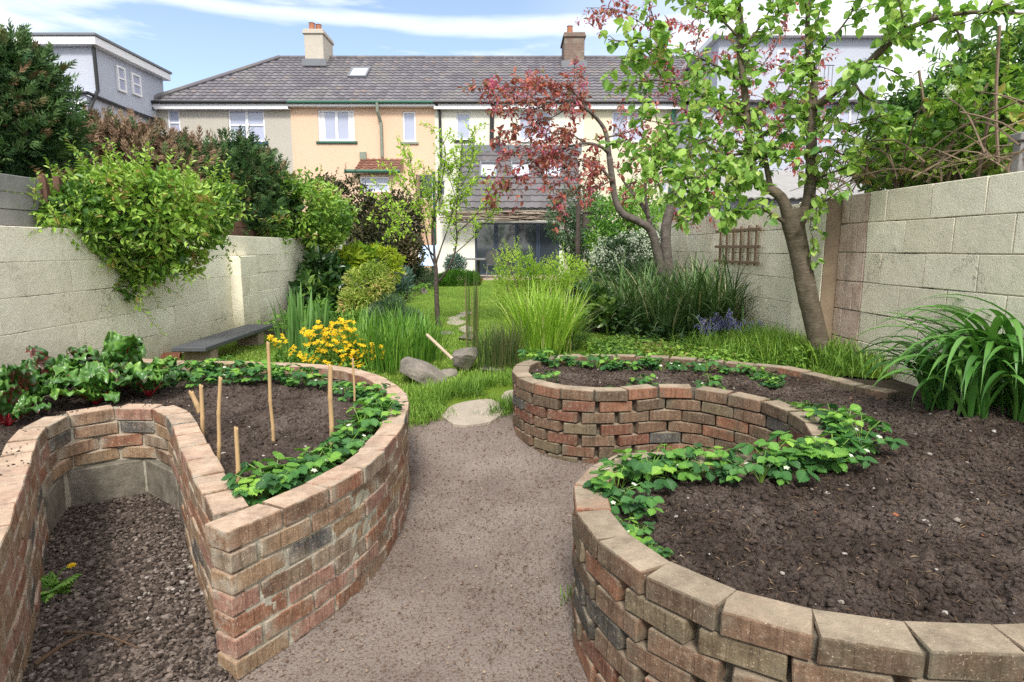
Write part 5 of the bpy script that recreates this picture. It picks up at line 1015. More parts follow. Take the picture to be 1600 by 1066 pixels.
# red leaved crab apple
rg = np.random.default_rng(60); ra = thing("crab_apple_tree", "crab apple with crimson bronze leaves and pink blossom and two grey trunks", "tree", (*at(1046, 512, 8.0)[:2], .33)); tr, br_, lf, fl_ = MB(), MB(), MB(), MB()
sA = limb(tr, [(1056, 528, 8.0, .11), (1049, 470, 8.0, .094), (1046, 435, 8.0, .085), (1041, 395, 8.0, .080), (1041, 353, 8.0, .076), (1050, 318, 8.0, .072), (1056, 295, 8.0, .066)], .12, 12, rs=.86)
sB = limb(tr, [(1046, 528, 8.0, .10), (1040, 470, 8.0, .088), (1036, 435, 8.0, .080), (1028, 400, 7.95, .072), (1017, 360, 7.9, .066), (995, 345, 7.85, .060), (973, 334, 7.8, .056), (961, 310, 7.8, .050), (956, 275, 7.8, .048), (952, 245, 7.8, .046)], .12, 12, rs=.82)
CR = [
 ([(952, 247, 7.8, .042), (948, 215, 7.8, .036), (942, 198, 7.8, .032), (925, 178, 7.7, .026), (900, 160, 7.6, .020), (870, 158, 7.5, .013), (835, 170, 7.4, .008), (800, 168, 7.3, .004)], .35),
 ([(951, 240, 7.8, .030), (940, 230, 7.7, .024), (915, 224, 7.6, .020), (880, 232, 7.5, .014), (847, 246, 7.4, .010), (805, 262, 7.3, .005)], .15),
 ([(958, 285, 7.8, .026), (938, 262, 7.7, .020), (915, 250, 7.6, .012), (885, 262, 7.5, .008), (850, 275, 7.4, .004)], .2),
 ([(1016, 352, 7.9, .038), (1010, 332, 7.9, .034), (993, 308, 7.95, .024), (973, 282, 8.0, .014), (965, 265, 8.0, .008)], .35),
 ([(1014, 345, 7.9, .032), (1008, 300, 7.8, .024), (1012, 262, 7.8, .016), (1010, 225, 7.8, .008)], .3),
 ([(1056, 297, 8.0, .050), (1068, 262, 8.0, .040), (1078, 235, 8.0, .034), (1078, 195, 8.0, .030), (1070, 165, 8.0, .026), (1055, 125, 8.0, .022), (1040, 75, 8.0, .016), (1018, 20, 8.0, .010), (1005, -40, 8.0, .006)], .25),
 ([(1060, 285, 8.0, .034), (1105, 255, 8.0, .026), (1150, 205, 8.0, .020), (1200, 165, 8.0, .014), (1245, 140, 8.0, .010), (1290, 130, 8.0, .005)], .15),
 ([(1100, 258, 8.0, .020), (1140, 160, 8.1, .015), (1185, 110, 8.1, .011), (1215, 65, 8.1, .008), (1232, 10, 8.1, .004)], .2),
 ([(1150, 205, 8.0, .014), (1210, 195, 8.0, .010), (1260, 190, 8.0, .007), (1310, 175, 8.0, .004)], .0),
 ([(1058, 130, 8.0, .012), (1085, 80, 8.0, .009), (1095, 30, 8.0, .006), (1100, -20, 8.0, .004)], .1),
 ([(1035, 60, 8.0, .010), (1000, 35, 8.0, .007), (960, 15, 8.0, .005), (915, 12, 8.0, .003)], .1),
 ([(925, 178, 7.7, .014), (890, 140, 7.6, .010), (850, 128, 7.5, .007), (810, 140, 7.5, .004), (770, 150, 7.5, .003)], .1),
 ([(900, 160, 7.6, .010), (860, 185, 7.5, .008), (815, 200, 7.4, .006), (780, 205, 7.3, .003)], .0),
 ([(915, 224, 7.6, .012), (880, 205, 7.5, .009), (840, 215, 7.4, .006), (790, 240, 7.3, .003)], .1),
 ([(880, 232, 7.5, .009), (850, 265, 7.4, .007), (815, 275, 7.4, .005), (785, 280, 7.3, .003)], .0),
 ([(958, 280, 7.8, .012), (930, 295, 7.6, .009), (895, 300, 7.5, .006), (865, 310, 7.4, .003)], .1),
 ([(948, 215, 7.8, .014), (985, 205, 7.8, .010), (1015, 185, 7.8, .007), (1020, 170, 7.8, .004)], .1),
 ([(1010, 250, 7.8, .010), (1025, 225, 7.8, .007), (1030, 200, 7.8, .004)], .0),
 ([(850, 170, 7.4, .006), (815, 160, 7.4, .005), (785, 165, 7.3, .004), (766, 138, 7.3, .003)], .0),
 ([(1185, 110, 8.1, .008), (1160, 90, 8.1, .006), (1140, 60, 8.1, .004)], .0), ([(1200, 165, 8.0, .008), (1225, 110, 8.0, .006), (1250, 85, 8.0, .004)], .0), ([(1210, 195, 8.0, .008), (1235, 225, 8.0, .006), (1250, 255, 8.0, .004)], .0), ([(1140, 215, 8.0, .008), (1130, 250, 8.0, .006), (1090, 290, 8.0, .004)], .0),
 ([(1050, 310, 8.0, .014), (1065, 330, 7.9, .008), (1062, 350, 7.9, .004)], .3)]
for L_, t0 in CR:
    s = limb(br_, L_, .06, 7, .07, rs=.82); thin = L_[0][3] < .016
    far = L_[0][0] > 1030
    ln_ = np.linalg.norm(np.diff(s[:, :3], axis=0), axis=1).sum(); subs = sublimbs(rg, br_, s, int(ln_*(4.6 if not far else 3.6)), (.20, .52), .007, max(t0, .15))
    for q, tt_ in [(s, t0)]+[(q, .05) for q in subs]: twigs(rg, br_, lf, q, tt_, .075 if thin else .085, (.05, .20), .074, .55, T_OVAL, droop=.3, upb=.35, per=.033 if not far else .048, rnd=(.52, .24), flower=(.40 if not far else .62), mbf=fl_, rad=.003)
dots(fl_, rg, [at(766, 132, 7.3)+rg.normal(0, .03, 3) for _ in range(5)], 12, .03, .035, .2, .8)
tr.build("trunk", M_bark_gr, ra, True); br_.build("branches", M_bark_gr, ra, True); lf.build("crown", M_bronze, ra); fl_.build("blossom", M_pink, ra)
# young tree on the lawn
rg = np.random.default_rng(70); yt = thing("young_fruit_tree", "slim young tree with sparse yellow green leaves standing on the lawn", "tree", (*at(684, 512, 8.1)[:2], .3)); tr, br_, lf = MB(), MB(), MB()
limb(tr, [(686, 515, 8.1, .042), (684, 500, 8.1, .036), (682, 460, 8.1, .031), (681, 425, 8.1, .030), (680, 412, 8.1, .026)], .12, 10)
YT = [[(680, 418, 8.1, .022), (678, 380, 8.1, .016), (677, 340, 8.1, .012), (690, 285, 8.05, .008), (696, 240, 8.05, .006), (688, 208, 8.05, .003)],
      [(680, 416, 8.1, .016), (672, 395, 8.1, .012), (664, 358, 8.1, .010), (655, 315, 8.1, .007), (645, 275, 8.1, .005), (640, 240, 8.1, .003)],
      [(683, 442, 8.1, .018), (697, 425, 8.05, .014), (709, 400, 8.0, .012), (714, 370, 8.0, .010), (712, 340, 8.0, .008), (716, 290, 8.0, .006), (722, 235, 8.0, .004), (722, 215, 8.0, .003)],
      [(681, 412, 8.1, .014), (690, 385, 8.15, .010), (702, 350, 8.2, .008), (712, 310, 8.2, .006), (735, 260, 8.2, .004), (742, 210, 8.2, .003)],
      [(678, 400, 8.1, .012), (656, 375, 8.0, .009), (634, 350, 7.95, .007), (610, 320, 7.9, .005), (590, 300, 7.9, .003)],
      [(664, 358, 8.1, .008), (640, 345, 8.2, .006), (612, 345, 8.3, .004), (585, 345, 8.3, .003)],
      [(713, 365, 8.0, .008), (735, 345, 7.9, .006), (752, 325, 7.9, .004), (768, 295, 7.9, .003)],
      [(709, 398, 8.0, .008), (735, 375, 8.1, .006), (758, 350, 8.1, .004), (772, 330, 8.1, .003)],
      [(655, 315, 8.1, .006), (630, 290, 8.1, .005), (612, 262, 8.1, .003)], [(677, 340, 8.1, .007), (668, 300, 8.2, .005), (662, 262, 8.2, .003)], [(712, 310, 8.2, .006), (700, 265, 8.2, .004), (708, 232, 8.2, .003)],
      [(634, 350, 7.95, .006), (612, 370, 7.9, .004), (596, 380, 7.9, .003)], [(697, 350, 8.15, .006), (728, 300, 8.1, .004), (756, 272, 8.1, .003)]]
for L_ in YT:
    s = limb(br_, L_, .06, 6, .07); ln_ = np.linalg.norm(np.diff(s[:, :3], axis=0), axis=1).sum(); subs = sublimbs(rg, br_, s, int(ln_*7), (.15, .38), .005, .3, .9)
    for q, tt_ in [(s, .28)]+[(q, .1) for q in subs]: twigs(rg, br_, lf, q, tt_, .06, (.04, .13), .052, .58, T_OVAL, droop=.05, upb=.7, per=.028, rnd=(.5, .24), rad=.0025)
tr.build("trunk", M_bark_dk, yt, True); br_.build("branches", M_bark_dk, yt, True); lf.build("crown", M_young, yt)

# ---- strap leaved and grassy plants
def clump(name, label, cat, bases, m, N, spread, L, width, lean, curl, seed, seg=5, fold=0.0, group=None, zoff=0.0, taper=1.0):
    rg = np.random.default_rng(seed); b = np.array([[x, y, float(G(x, y))+zoff if z is None else z] for x, y, z in bases]); root = thing(name, label, cat, b.mean(0), group); mb = MB()
    k = rg.integers(0, len(b), N); az = rg.uniform(0, 6.28, N); r = spread*np.sqrt(rg.random(N)); P = b[k]+np.stack([r*np.cos(az), r*np.sin(az), np.zeros(N)], -1)
    blades(mb, P, az+rg.normal(0, .5, N), np.abs(rg.normal(*lean, N)), rg.uniform(*L, N), rg.uniform(*width, N), rg.uniform(*curl, N), seg, np.clip(rg.normal(.5, .25, N), 0, 1), fold=fold, taper=taper)
    mb.build("blades", m, root); return root
xy = lambda u, v, z=.3: (*og(u, v)[:2], None)
clump("iris", "tall pale green iris fan at the pond edge behind the left bed", "plant", [xy(455, 560, .27), xy(478, 562, .27), xy(500, 556, .27), (*at(468, 560, 6.3)[:2], None)], M_iris, 62, .11, (.42, .74), (.024, .036), (.06, .10), (.0, .35), 71, 5, .12)
clump("pond_grass", "lush upright pond grass between the yellow flowers and the rocks", "grass", [xy(u, v, .22) for u, v in ((570, 572), (598, 580), (622, 582), (648, 574), (665, 566), (620, 560), (645, 555), (590, 560), (560, 555))], M_pond, 900, .14, (.30, .58), (.006, .013), (.12, .14), (.1, .8), 72, 4)
clump("horsetail_rush", "few very tall thin dark rush stems beside the stepping stones", "plant", [xy(733, 560, .28), xy(741, 556, .28)], M_rush, 16, .05, (.60, .95), (.010, .014), (.02, .03), (.0, .06), 73, 4)
clump("rush_clump", "dull brown green rush clump left of the big yellow green sedge", "plant", [xy(765, 582, .2), xy(785, 580, .2), xy(800, 572, .2)], M_rush, 420, .13, (.26, .48), (.004, .007), (.10, .12), (.0, .5), 74, 4)
clump("sedge", "big fountain of bright yellow green sedge in the middle of the garden", "plant", [xy(830, 556, .3), xy(850, 558, .3), xy(868, 552, .3), xy(850, 545, .3), xy(825, 540, .3), xy(880, 540, .3)], M_sedge_y, 900, .15, (.42, .84), (.008, .014), (.22, .16), (.2, 1.3), 75, 6)
clump("sedge", "small drooping green sedge right of the big yellow green one", "plant", [xy(895, 548, .3)], M_sedge_d, 60, .06, (.25, .45), (.008, .013), (.4, .2), (.6, 1.4), 76, 6)
DS = [(965, 515), (1000, 522), (1040, 530), (1080, 530), (1115, 524), (1145, 518), (985, 505), (1030, 512), (1075, 512), (1120, 508), (1150, 505)]
clump("dark_sedge", "wide mound of dark arching sedge under the red leaved tree", "plant", [xy(u, v, .33) for u, v in DS], M_sedge_d, 2300, .20, (.55, 1.20), (.009, .018), (.28, .22), (.4, 2.0), 77, 8)
clump("dark_sedge", "tall upright dark sedge against the right wall below the trellis", "plant", [xy(1130, 508, .33), xy(1150, 506, .33), xy(1160, 512, .33)], M_sedge_d, 300, .16, (.7, 1.15), (.008, .016), (.2, .15), (.2, 1.1), 78, 7)
def daylily(name, label, bases, N, seed, L=(.45, .85), z=.44, side=None):
    rg = np.random.default_rng(seed); b = np.array(bases); root = thing(name, label, "plant", (*b.mean(0)[:2], z)); mb = MB(); k = rg.integers(0, len(b), N); az = rg.uniform(0, 6.28, N)
    if side is not None: az = np.where(rg.random(N) < .45, side+rg.normal(0, .7, N), az)
    P = np.stack([b[k, 0]+rg.normal(0, .035, N), b[k, 1]+rg.normal(0, .035, N), np.full(N, z)], -1)
    blades(mb, P, az, np.abs(rg.normal(.14, .13, N)), rg.uniform(*L, N), rg.uniform(.028, .050, N), rg.uniform(1.7, 3.1, N), 14, np.clip(rg.normal(.5, .26, N), 0, 1), fold=.16, taper=1.0); mb.build("blades", M_daylily, root, True)
daylily("daylily", "large clump of arching strap leaves in front of the right wall", [on(1520, 655, .44)[:2], on(1560, 640, .44)[:2], on(1590, 660, .44)[:2], on(1535, 625, .44)[:2], on(1610, 630, .44)[:2], on(1640, 660, .44)[:2]], 165, 80, L=(.55, 1.15), side=3.5)
daylily("daylily", "smaller strap leaved tuft at the right end of the kidney bed's back rim", [on(1462, 640, .44)[:2], on(1480, 625, .44)[:2]], 48, 81, (.42, .78), side=3.0)
# long grass, lawn and ground cover: nobody could count the blades
def sward(name, label, fn, n, L, width, m, seed, lean=(.3, .25), curl=(.2, 1.2), seg=3):
    rg = np.random.default_rng(seed); P = fn(rg, n); N = len(P); mb = MB()
    blades(mb, P, rg.uniform(0, 6.28, N), np.abs(rg.normal(*lean, N)), rg.uniform(*L, N)*(.6+.8*fbm(P*3, seed, 2)), rg.uniform(*width, N), rg.uniform(*curl, N), seg, np.clip(.5+(fbm(P*1.7, seed+1, 2)-.5)*1.2+rg.normal(0, .18, N), 0, 1)); return tag(mb.build(name, m), label, kind="stuff")
def area(x0, x1, y0, y1, dens=None, keep=None):
    def f(rg, n):
        x = rg.uniform(x0, x1, n); y = y0+(y1-y0)*rg.random(n)**(1.0 if dens is None else dens)
        if keep is not None: k = keep(x, y); x, y = x[k], y[k]
        return np.stack([x, y, G(x, y)+.005], -1)
    return f
def not_bed(x, y): return ~(inpoly(x, y, np.vstack([offset(R_curve, 0)[::8], [(2.75, 2.4), (2.9, 3.6)]])) | inpoly(x, y, np.vstack([Fr_curve[::8], [(-3.3, 4.7), (-3.3, .9), (-1.2, .8)]])))
step_xy = [og(738, 638)[:2], og(795, 617)[:2]]
def keep_lawn(x, y):
    k = not_bed(x, y) & (y > EDGE(x)+.01+.30*(fbm(P3(x*2.3, y*2.3), 21)-.5)-.10*np.random.default_rng(4).random(len(x))**2) & ~((x > 1.5) & (y > 6.4)) & ~((x < -2.3) & (y > 7.2))
    for sx_, sy_ in step_xy: k &= ((x-sx_)/.21)**2+((y-sy_)/.13)**2 > 1
    return k
sward("lawn_grass", "short mown lawn grass", area(-3.2, 2.4, 4.0, 19.5, 1.9, keep_lawn), 120000, (.022, .045), (.004, .007), M_grass, 90)
ptuft = [og(u, v)[:2] for u, v in ((655, 645), (668, 635), (655, 632), (662, 622), (690, 622), (705, 618), (725, 614), (755, 612), (740, 618), (660, 655), (775, 604), (785, 600), (780, 642), (800, 640), (670, 648), (790, 590))]
def tufts(cs, s):
    def f(rg, n):
        c = np.array(cs)[rg.integers(0, len(cs), n)]; p = c+rg.normal(0, s, (n, 2)); k = not_bed(p[:, 0], p[:, 1]) & (p[:, 1] > EDGE(p[:, 0])-.04)
        for sx_, sy_ in step_xy: k &= ((p[:, 0]-sx_)/.22)**2+((p[:, 1]-sy_)/.13)**2 > 1
        p = p[k]; return np.stack([p[:, 0], p[:, 1], G(p[:, 0], p[:, 1])], -1)
    return f
sward("long_grass", "long soft grass around the stepping stone and the rocks", tufts(ptuft, .085), 5000, (.05, .14), (.003, .006), M_grass, 91)
sward("border_grass", "bright grassy leaves in the border along the back of the kidney bed", tufts([og(u, v)[:2] for u, v in ((1180, 565), (1215, 562), (1250, 565), (1150, 560), (1100, 555), (1310, 575), (1340, 590), (1290, 568), (1230, 550), (1180, 545), (1320, 560))], .14), 4200, (.12, .30), (.005, .010), M_grass, 92, (.35, .25), (.3, 1.4), 4)
def cover(name, label, fn, n, L, W, tpl, m, seed, h=.08):
    rg = np.random.default_rng(seed); P = fn(rg, n); N = len(P); P[:, 2] += h*rg.random(N)*(.4+fbm(P*2.5, seed)); d = unit(rg.normal(size=(N, 3))*[1, 1, .35]); mb = MB(); l2 = L*rg.uniform(.6, 1.3, N)
    leaves(mb, P, d, unit(rg.normal(0, .4, (N, 3))+[0, 0, 1]), l2, l2*W, tpl, np.clip(.5+(fbm(P*2.2, seed+2)-.5)*1.5+rg.normal(0, .2, N), 0, 1)); return tag(mb.build(name, m), label, kind="stuff")
cover("ground_cover", "low bright green ground cover behind the kidney bed", area(.75, 2.75, 4.85, 6.6, keep=lambda x, y: not_bed(x, y) & (fbm(P3(x*1.5, y*1.5), 6) > .38-.12*(x-1))), 7500, .045, .6, T_OVAL, M_bright, 95, .13)
sward("path_edge_weeds", "small weeds and grass blades where the path meets the brick beds", tufts([(R_curve[i][0]-.03, R_curve[i][1]-.03) for i in range(330, len(R_curve), 37) if R_curve[i][0] < .6][:14], .035) if False else (lambda rg, n: (lambda i: np.c_[R_curve[i]+rg.normal(0, .012, (len(i), 2))-unit(np.stack([-np.gradient(R_curve, axis=0)[i, 1], np.gradient(R_curve, axis=0)[i, 0]], -1))*.03, np.full(len(i), .0)])(np.clip((np.array([240, 300, 655, 700, 705, 742])[rg.integers(0, 6, n)]+rg.normal(0, 4, n)).astype(int), 0, len(R_curve)-1))), 150, (.03, .09), (.003, .006), M_grass, 93)
cover("border_undergrowth", "leafy undergrowth in the right border", area(1.2, 2.8, 6.4, 13.0, keep=lambda x, y: fbm(P3(x*1.2, y*1.2), 7) > .40), 5000, .08, .5, T_OVAL, M_darkleaf, 96, .22)
cover("border_undergrowth", "leafy undergrowth in the left border", area(-3.2, -2.0, 7.4, 15.0, keep=lambda x, y: fbm(P3(x*1.2, y*1.2), 8) > .40), 4500, .07, .5, T_OVAL, M_fresh, 97, .22)
# =================================================================== small plants and flowers
def t_serrated():
    V = [(0, 0, 0)]; E = []
    n = 8
    for sgn in (1, -1):
        for k in range(1, n+1):
            t = k/(n+.35); w = .47*math.sin(math.pi*t**.85)**.75+.02
            V.append((t-.03, sgn*w*1.00, .18*w)); V.append((t+.06, sgn*w*1.10, .10*w)) if k < n else V.append((t+.045, sgn*w*.93, .13*w))
    V.append((1.02, 0, -.10)); tip = len(V)-1; sp = len(V); V += [(t, 0, -.02-.1*t*t) for t in (.25, .5, .75)]
    a = [0]+list(range(1, 2*n+1))+[tip]; b = [0]+list(range(2*n+1, 4*n+1))+[tip]; Fc = []
    def sp_of(t): return sp if t < .33 else (sp+1 if t < .66 else sp+2)
    for ch_, rev in ((a, 0), (b, 1)):
        for i, j in zip(ch_, ch_[1:]):
            m = sp_of((V[i][0]+V[j][0])/2); f = [i, j, m]; Fc.append(f[::-1] if rev else f)
        for s0, s1, t in ((sp, sp+1, .33), (sp+1, sp+2, .66)):
            j = min(ch_[1:-1], key=lambda q_: abs(V[q_][0]-t)); f = [s0, j, s1]; Fc.append(f[::-1] if rev else f)
    return np.array(V), [np.array(Fc)]
T_STRAW = t_serrated()
M_petiole = plain("green_stalk", (.16, .28, .05), .5, .2); M_stamen = plain("yellow_stamen", (.55, .42, .04), .7)
def flower_mesh(mb, mc, p, r, npet, up=(0, 0, 1), rg=None, star=False):
    up = unit(np.array(up, float)); a0 = rg.uniform(0, 6); x = unit(np.cross(up, [0.3, .9, .1])); y = np.cross(up, x); a = a0+np.arange(npet)*2*np.pi/npet
    d = np.cos(a)[:, None]*x+np.sin(a)[:, None]*y+up*.18; leaves(mb, np.repeat(p[None], npet, 0)+d*r*.12, d, np.repeat(up[None], npet, 0), r, r*(.62 if star else .92), T_OVAL, rg.random(npet))
    pebbles(mc, p[None]+up*r*.12, r*.26, .8, seed=int(a0*1e4), jag=.1)
def strawberry(seed, nl, hmax):
    rg = np.random.default_rng(seed); root = thing("strawberry_plant", "", "plant", (0, 0, 0)); lf, st = MB(), MB()
    for k in range(nl):
        az = rg.uniform(0, 6.28); h = rg.uniform(.4, 1.0)*hmax; r = rg.uniform(.25, 1.0)*.11; tip = np.array([math.cos(az)*r, math.sin(az)*r, h])
        tube(st, spline([(0, 0, 0), tip*[.35, .35, .65], tip], .03), .0016, 4, cap=False); rn = np.clip(rg.normal(.42, .24), 0, 1)
        o = np.array([math.cos(az), math.sin(az), rg.normal(-.15, .25)]); L = rg.uniform(.034, .056); nr = unit(np.array([math.cos(az)*.25, math.sin(az)*.25, 1])+rg.normal(0, .2, 3))
        for da in (0, 1.35, -1.35):
            d = np.array([math.cos(az+da), math.sin(az+da), o[2]-.18*abs(da)]); leaves(lf, tip[None]+d*.006, d[None], (nr+.25*np.array([math.cos(az+da), math.sin(az+da), 0]))[None], L, L*.92, T_STRAW, np.array([np.clip(rn+rg.normal(0, .06), 0, 1)]))
    lf.build("leaves", M_straw_leaf, root, True); st.build("leaf_stalks", M_petiole, root)
    for k in range(rg.integers(0, 3)):
        fm = MB(); az = rg.uniform(0, 6.28); p = np.array([math.cos(az)*.07, math.sin(az)*.07, hmax*rg.uniform(.5, .85)]); flower_mesh(fm, fm, p, .0115, 5, (math.cos(az)*.4, math.sin(az)*.4, 1), rg); fm.build("flower", M_whitepetal, root)
    return root
proto = [strawberry(101, 13, .13), strawberry(102, 9, .10), strawberry(103, 16, .15), strawberry(104, 6, .07)]
used = [False]*4; rgS = np.random.default_rng(5)
ORD = "first second third fourth fifth sixth seventh eighth ninth tenth eleventh twelfth thirteenth fourteenth fifteenth sixteenth seventeenth eighteenth nineteenth twentieth twenty-first twenty-second".split()
def plant_row(where, group, spots, z, height=None, scale=1.0, side="left", key=lambda q: q[0]):
    for n_, it in enumerate(sorted(spots, key=key)):
        label = f"{ORD[n_]} strawberry plant from the {side}, {where}"
        u, v = it[:2]; s = .94*scale*(it[2] if len(it) > 2 else rgS.uniform(.8, 1.15)); x, y = on(u, v, z+.03)[:2]; zz = z-.01
        k = int(rgS.integers(0, 3)) if s > .7 else 3; rz = rgS.uniform(0, 6.28)
        if not used[k]:
            o = proto[k]; used[k] = True; o.location = (x, y, zz); o.rotation_euler = (0, 0, rz); o.scale = (s,)*3; o["label"] = label; o["group"] = group
        else: copy_thing(proto[k], (x, y, zz), rz, s, label, group)
plant_row("in the row along the kidney bed's back rim", "strawberries along the back rim of the kidney bed", [(838, 562), (858, 568, 1.1), (885, 566), (905, 570), (935, 572, 1.1), (955, 574), (985, 574, .8), (1010, 572), (1035, 575, 1.1), (1058, 574), (1080, 575), (1105, 578), (1135, 580), (1155, 584), (1205, 596, .8), (1180, 588, .8)], .44)
plant_row("along the kidney bed's front rim above the bay", "strawberries along the front rim of the kidney bed", [(822, 583, .8), (832, 594, .8), (850, 596), (868, 600, .8), (882, 606, .8), (912, 606, .7), (935, 608, .85), (960, 606), (985, 604, .8), (1005, 600), (1030, 598, .8), (1110, 606), (1130, 612, .8), (1160, 616, .7), (1195, 622), (1225, 628, .8), (1245, 636), (1262, 645)], .44, scale=.78)
plant_row("crowding the near rim of the kidney bed's bay", "strawberries around the bay of the kidney bed", [(1285, 655), (1300, 668, 1.15), (1322, 680, 1.1), (1345, 695, 1.2), (1325, 708, 1.1), (1298, 700), (1300, 722), (1268, 728, 1.1), (1245, 720), (1230, 738, 1.05), (1205, 728), (1190, 742, .9), (1180, 725), (1130, 738, .9), (1095, 732), (1070, 738), (1040, 735), (1015, 742, 1.1), (985, 735), (972, 748, .9), (1105, 722, .9)], .45)
plant_row("inside the kidney bed's near left rim", "strawberries inside the near left rim", [(962, 770), (985, 790, .9), (955, 785, .8), (978, 812, .65), (1000, 822, .65), (1030, 850, .5), (1050, 882, .5), (1018, 848, .45)], .45, side="back", key=lambda q: q[1])
plant_row("on bare soil near the kidney bed's back rim end", "small strawberries near the end of the back rim", [(1205, 602, .75), (1222, 598, .7), (1375, 662, .5)], .44)
plant_row("along the far rim of the round left bed", "strawberries along the far rim of the left bed", [(262, 588, 1.2), (285, 582, 1.15), (312, 586, 1.1), (335, 592), (350, 582, 1.1), (372, 592), (395, 590), (415, 588), (440, 592), (458, 596), (478, 596), (500, 598, .9), (245, 600, 1.1), (300, 598), (330, 575), (385, 578), (430, 578)], .43)
plant_row("inside the right hand rim of the round left bed", "strawberries along the right rim of the left bed", [(520, 606), (540, 610), (555, 620), (575, 618), (590, 628), (600, 640), (585, 648), (600, 655, 1.1), (585, 668), (565, 675, 1.1), (552, 690), (540, 702, 1.1), (520, 714), (505, 722)], .43, side="back", key=lambda q: q[1])
plant_row("in the near corner of the round left bed", "strawberries in the near corner of the left bed", [(488, 738), (470, 748), (452, 754), (432, 762, 1.1), (415, 772), (398, 778)], .43)
# chard
M_chard = leaf_mat("chard_leaf", [(0, (.20, .03, .03)), (.16, (.12, .035, .025)), (.26, (.035, .10, .022)), (.5, (.065, .17, .03)), (.82, (.14, .29, .05)), (1, (.26, .42, .075))], .34, .15, .6)
M_chard_stalk = plain("red_chard_stalk", (.24, .012, .018), .35, .3)
def chard(seed, n):
    rg = np.random.default_rng(seed); root = thing("chard_plant", "", "vegetable", (0, 0, 0)); lf, st = MB(), MB()
    for k in range(n):
        az = k*2.4+rg.normal(0, .3); L = rg.uniform(.19, .31); W = L*rg.uniform(.52, .70); pl = rg.uniform(.06, .16); lean = rg.uniform(.15, 1.15); h = np.array([math.cos(az), math.sin(az), 0]); s = np.array([-h[1], h[0], 0]); curl = rg.uniform(.5, 1.2)
        nu, nv = 26, 15; t = np.linspace(0, 1, nu); th = lean+curl*t**1.5; ds = L/(nu-1); X = np.concatenate([[0], np.cumsum(np.sin((th[1:]+th[:-1])/2)*ds)]); Z = np.concatenate([[0], np.cumsum(np.cos((th[1:]+th[:-1])/2)*ds)])
        b = h*math.sin(lean*.7)*pl+np.array([0, 0, math.cos(lean*.7)*pl]); C = b+h*X[:, None]+np.array([0, 0, 1.0])*Z[:, None]; nr = np.stack([-np.cos(th)*h[0], -np.cos(th)*h[1], np.sin(th)], -1)
        v = np.linspace(-1, 1, nv); wd = W/2*np.clip(np.sin(np.pi*np.clip(t*.93+.07, 0, 1)**.75), .06, 1)**.6
        cr_ = fbm(np.stack([np.repeat(t, nv)*11+seed*3.1+k*7, np.tile(v, nu)*5.0, np.zeros(nu*nv)], -1), seed, 2).reshape(nu, nv)-.5; ruf = np.sin(t[:, None]*26+v[None]*2+k)*np.abs(v[None])**2
        hh = (.085*cr_*(1-.6*(np.abs(v[None]) < .15))+.014*ruf+.25*wd[:, None]*np.abs(v[None])**1.4*.6)
        P = C[:, None]+s*(v[None]*wd[:, None])[..., None]+nr[:, None]*hh[..., None]; rn = np.clip(rg.normal(.45, .15)+cr_*.8+.1*np.abs(v[None]), 0, 1); grid(lf, P[..., 0], P[..., 1], P[..., 2], rnd=rn)
        tube(st, np.vstack([[[0, 0, 0]], b[None]*.5, C[:16]-nr[:16]*.004]), np.concatenate([[.008, .0075], np.linspace(.007, .002, 16)]), 6)
    lf.build("leaves", M_chard, root, True); st.build("stalks", M_chard_stalk, root, True); return root
CH = [(chard(201, 11), (40, 640), 1.0, "red stemmed chard plant at the left edge of the photo"), (chard(202, 12), (95, 612), 1.05, "tall red stemmed chard against the cream wall, second from the left"), (chard(203, 11), (150, 625), .95, "red stemmed chard plant in the middle of the chard row"), (chard(204, 13), (195, 600), 1.1, "largest red stemmed chard, showing a sheaf of scarlet stalks, right of the middle"), (chard(205, 9), (232, 612), .9, "red stemmed chard at the right end of its row, next to the strawberries"), (chard(206, 8), (8, 660), .85, "low red stemmed chard cut off by the left edge, in front of its row")]
for o, (u, v), s, lb_ in CH:
    x, y = on(u, v, .46)[:2]; o.location = (x, y, .425); o.scale = (s*.9,)*3; o["label"] = lb_; o["group"] = "chard plants in the left bed"
# yellow flowers by the pond
rg = np.random.default_rng(120); yf = thing("yellow_wallflower", "bushy plant of golden yellow flowers behind the far rim of the left bed", "flower", (*on(520, 585, .25)[:2], .25)); lf, st, fl_, cn = MB(), MB(), MB(), MB()
heads = [(520, 508), (528, 520), (536, 512), (545, 515), (552, 522), (540, 530), (530, 535), (522, 528), (510, 522), (505, 535), (515, 540), (548, 538), (560, 535), (556, 548), (568, 545), (575, 552), (582, 548), (590, 545), (586, 560), (577, 562), (565, 558), (592, 558), (480, 518), (486, 522), (505, 518), (503, 525), (498, 508), (478, 522), (500, 545), (550, 555), (432, 534), (440, 532), (482, 562), (512, 566), (538, 545), (525, 548), (545, 505), (532, 504), (595, 550), (572, 538), (425, 530), (500, 512), (455, 548), (470, 556), (492, 560), (515, 574), (535, 572), (555, 570), (488, 538), (540, 558), (505, 552), (568, 572)]
for u, v in heads:
    fl_ = MB()
    for q_ in range(6):
        p = at(u+rg.normal(0, 4.2), v+rg.normal(0, 3.4), 5.35+rg.normal(0, .09)); flower_mesh(fl_, fl_, p, rg.uniform(.019, .027), 5, (rg.normal(0, .45), -.5+rg.normal(0, .3), .9), rg, star=True)
    fl_.build('flower_head', M_yellow_petal, yf)
    b = np.array([p[0]*.75+.25*yf.location[0], 5.5+rg.normal(0, .06), .25]); tube(st, spline([b, (b+p)/2+[0, 0, .05], p-[0, 0, .006]], .06), .0022, 4, cap=False)
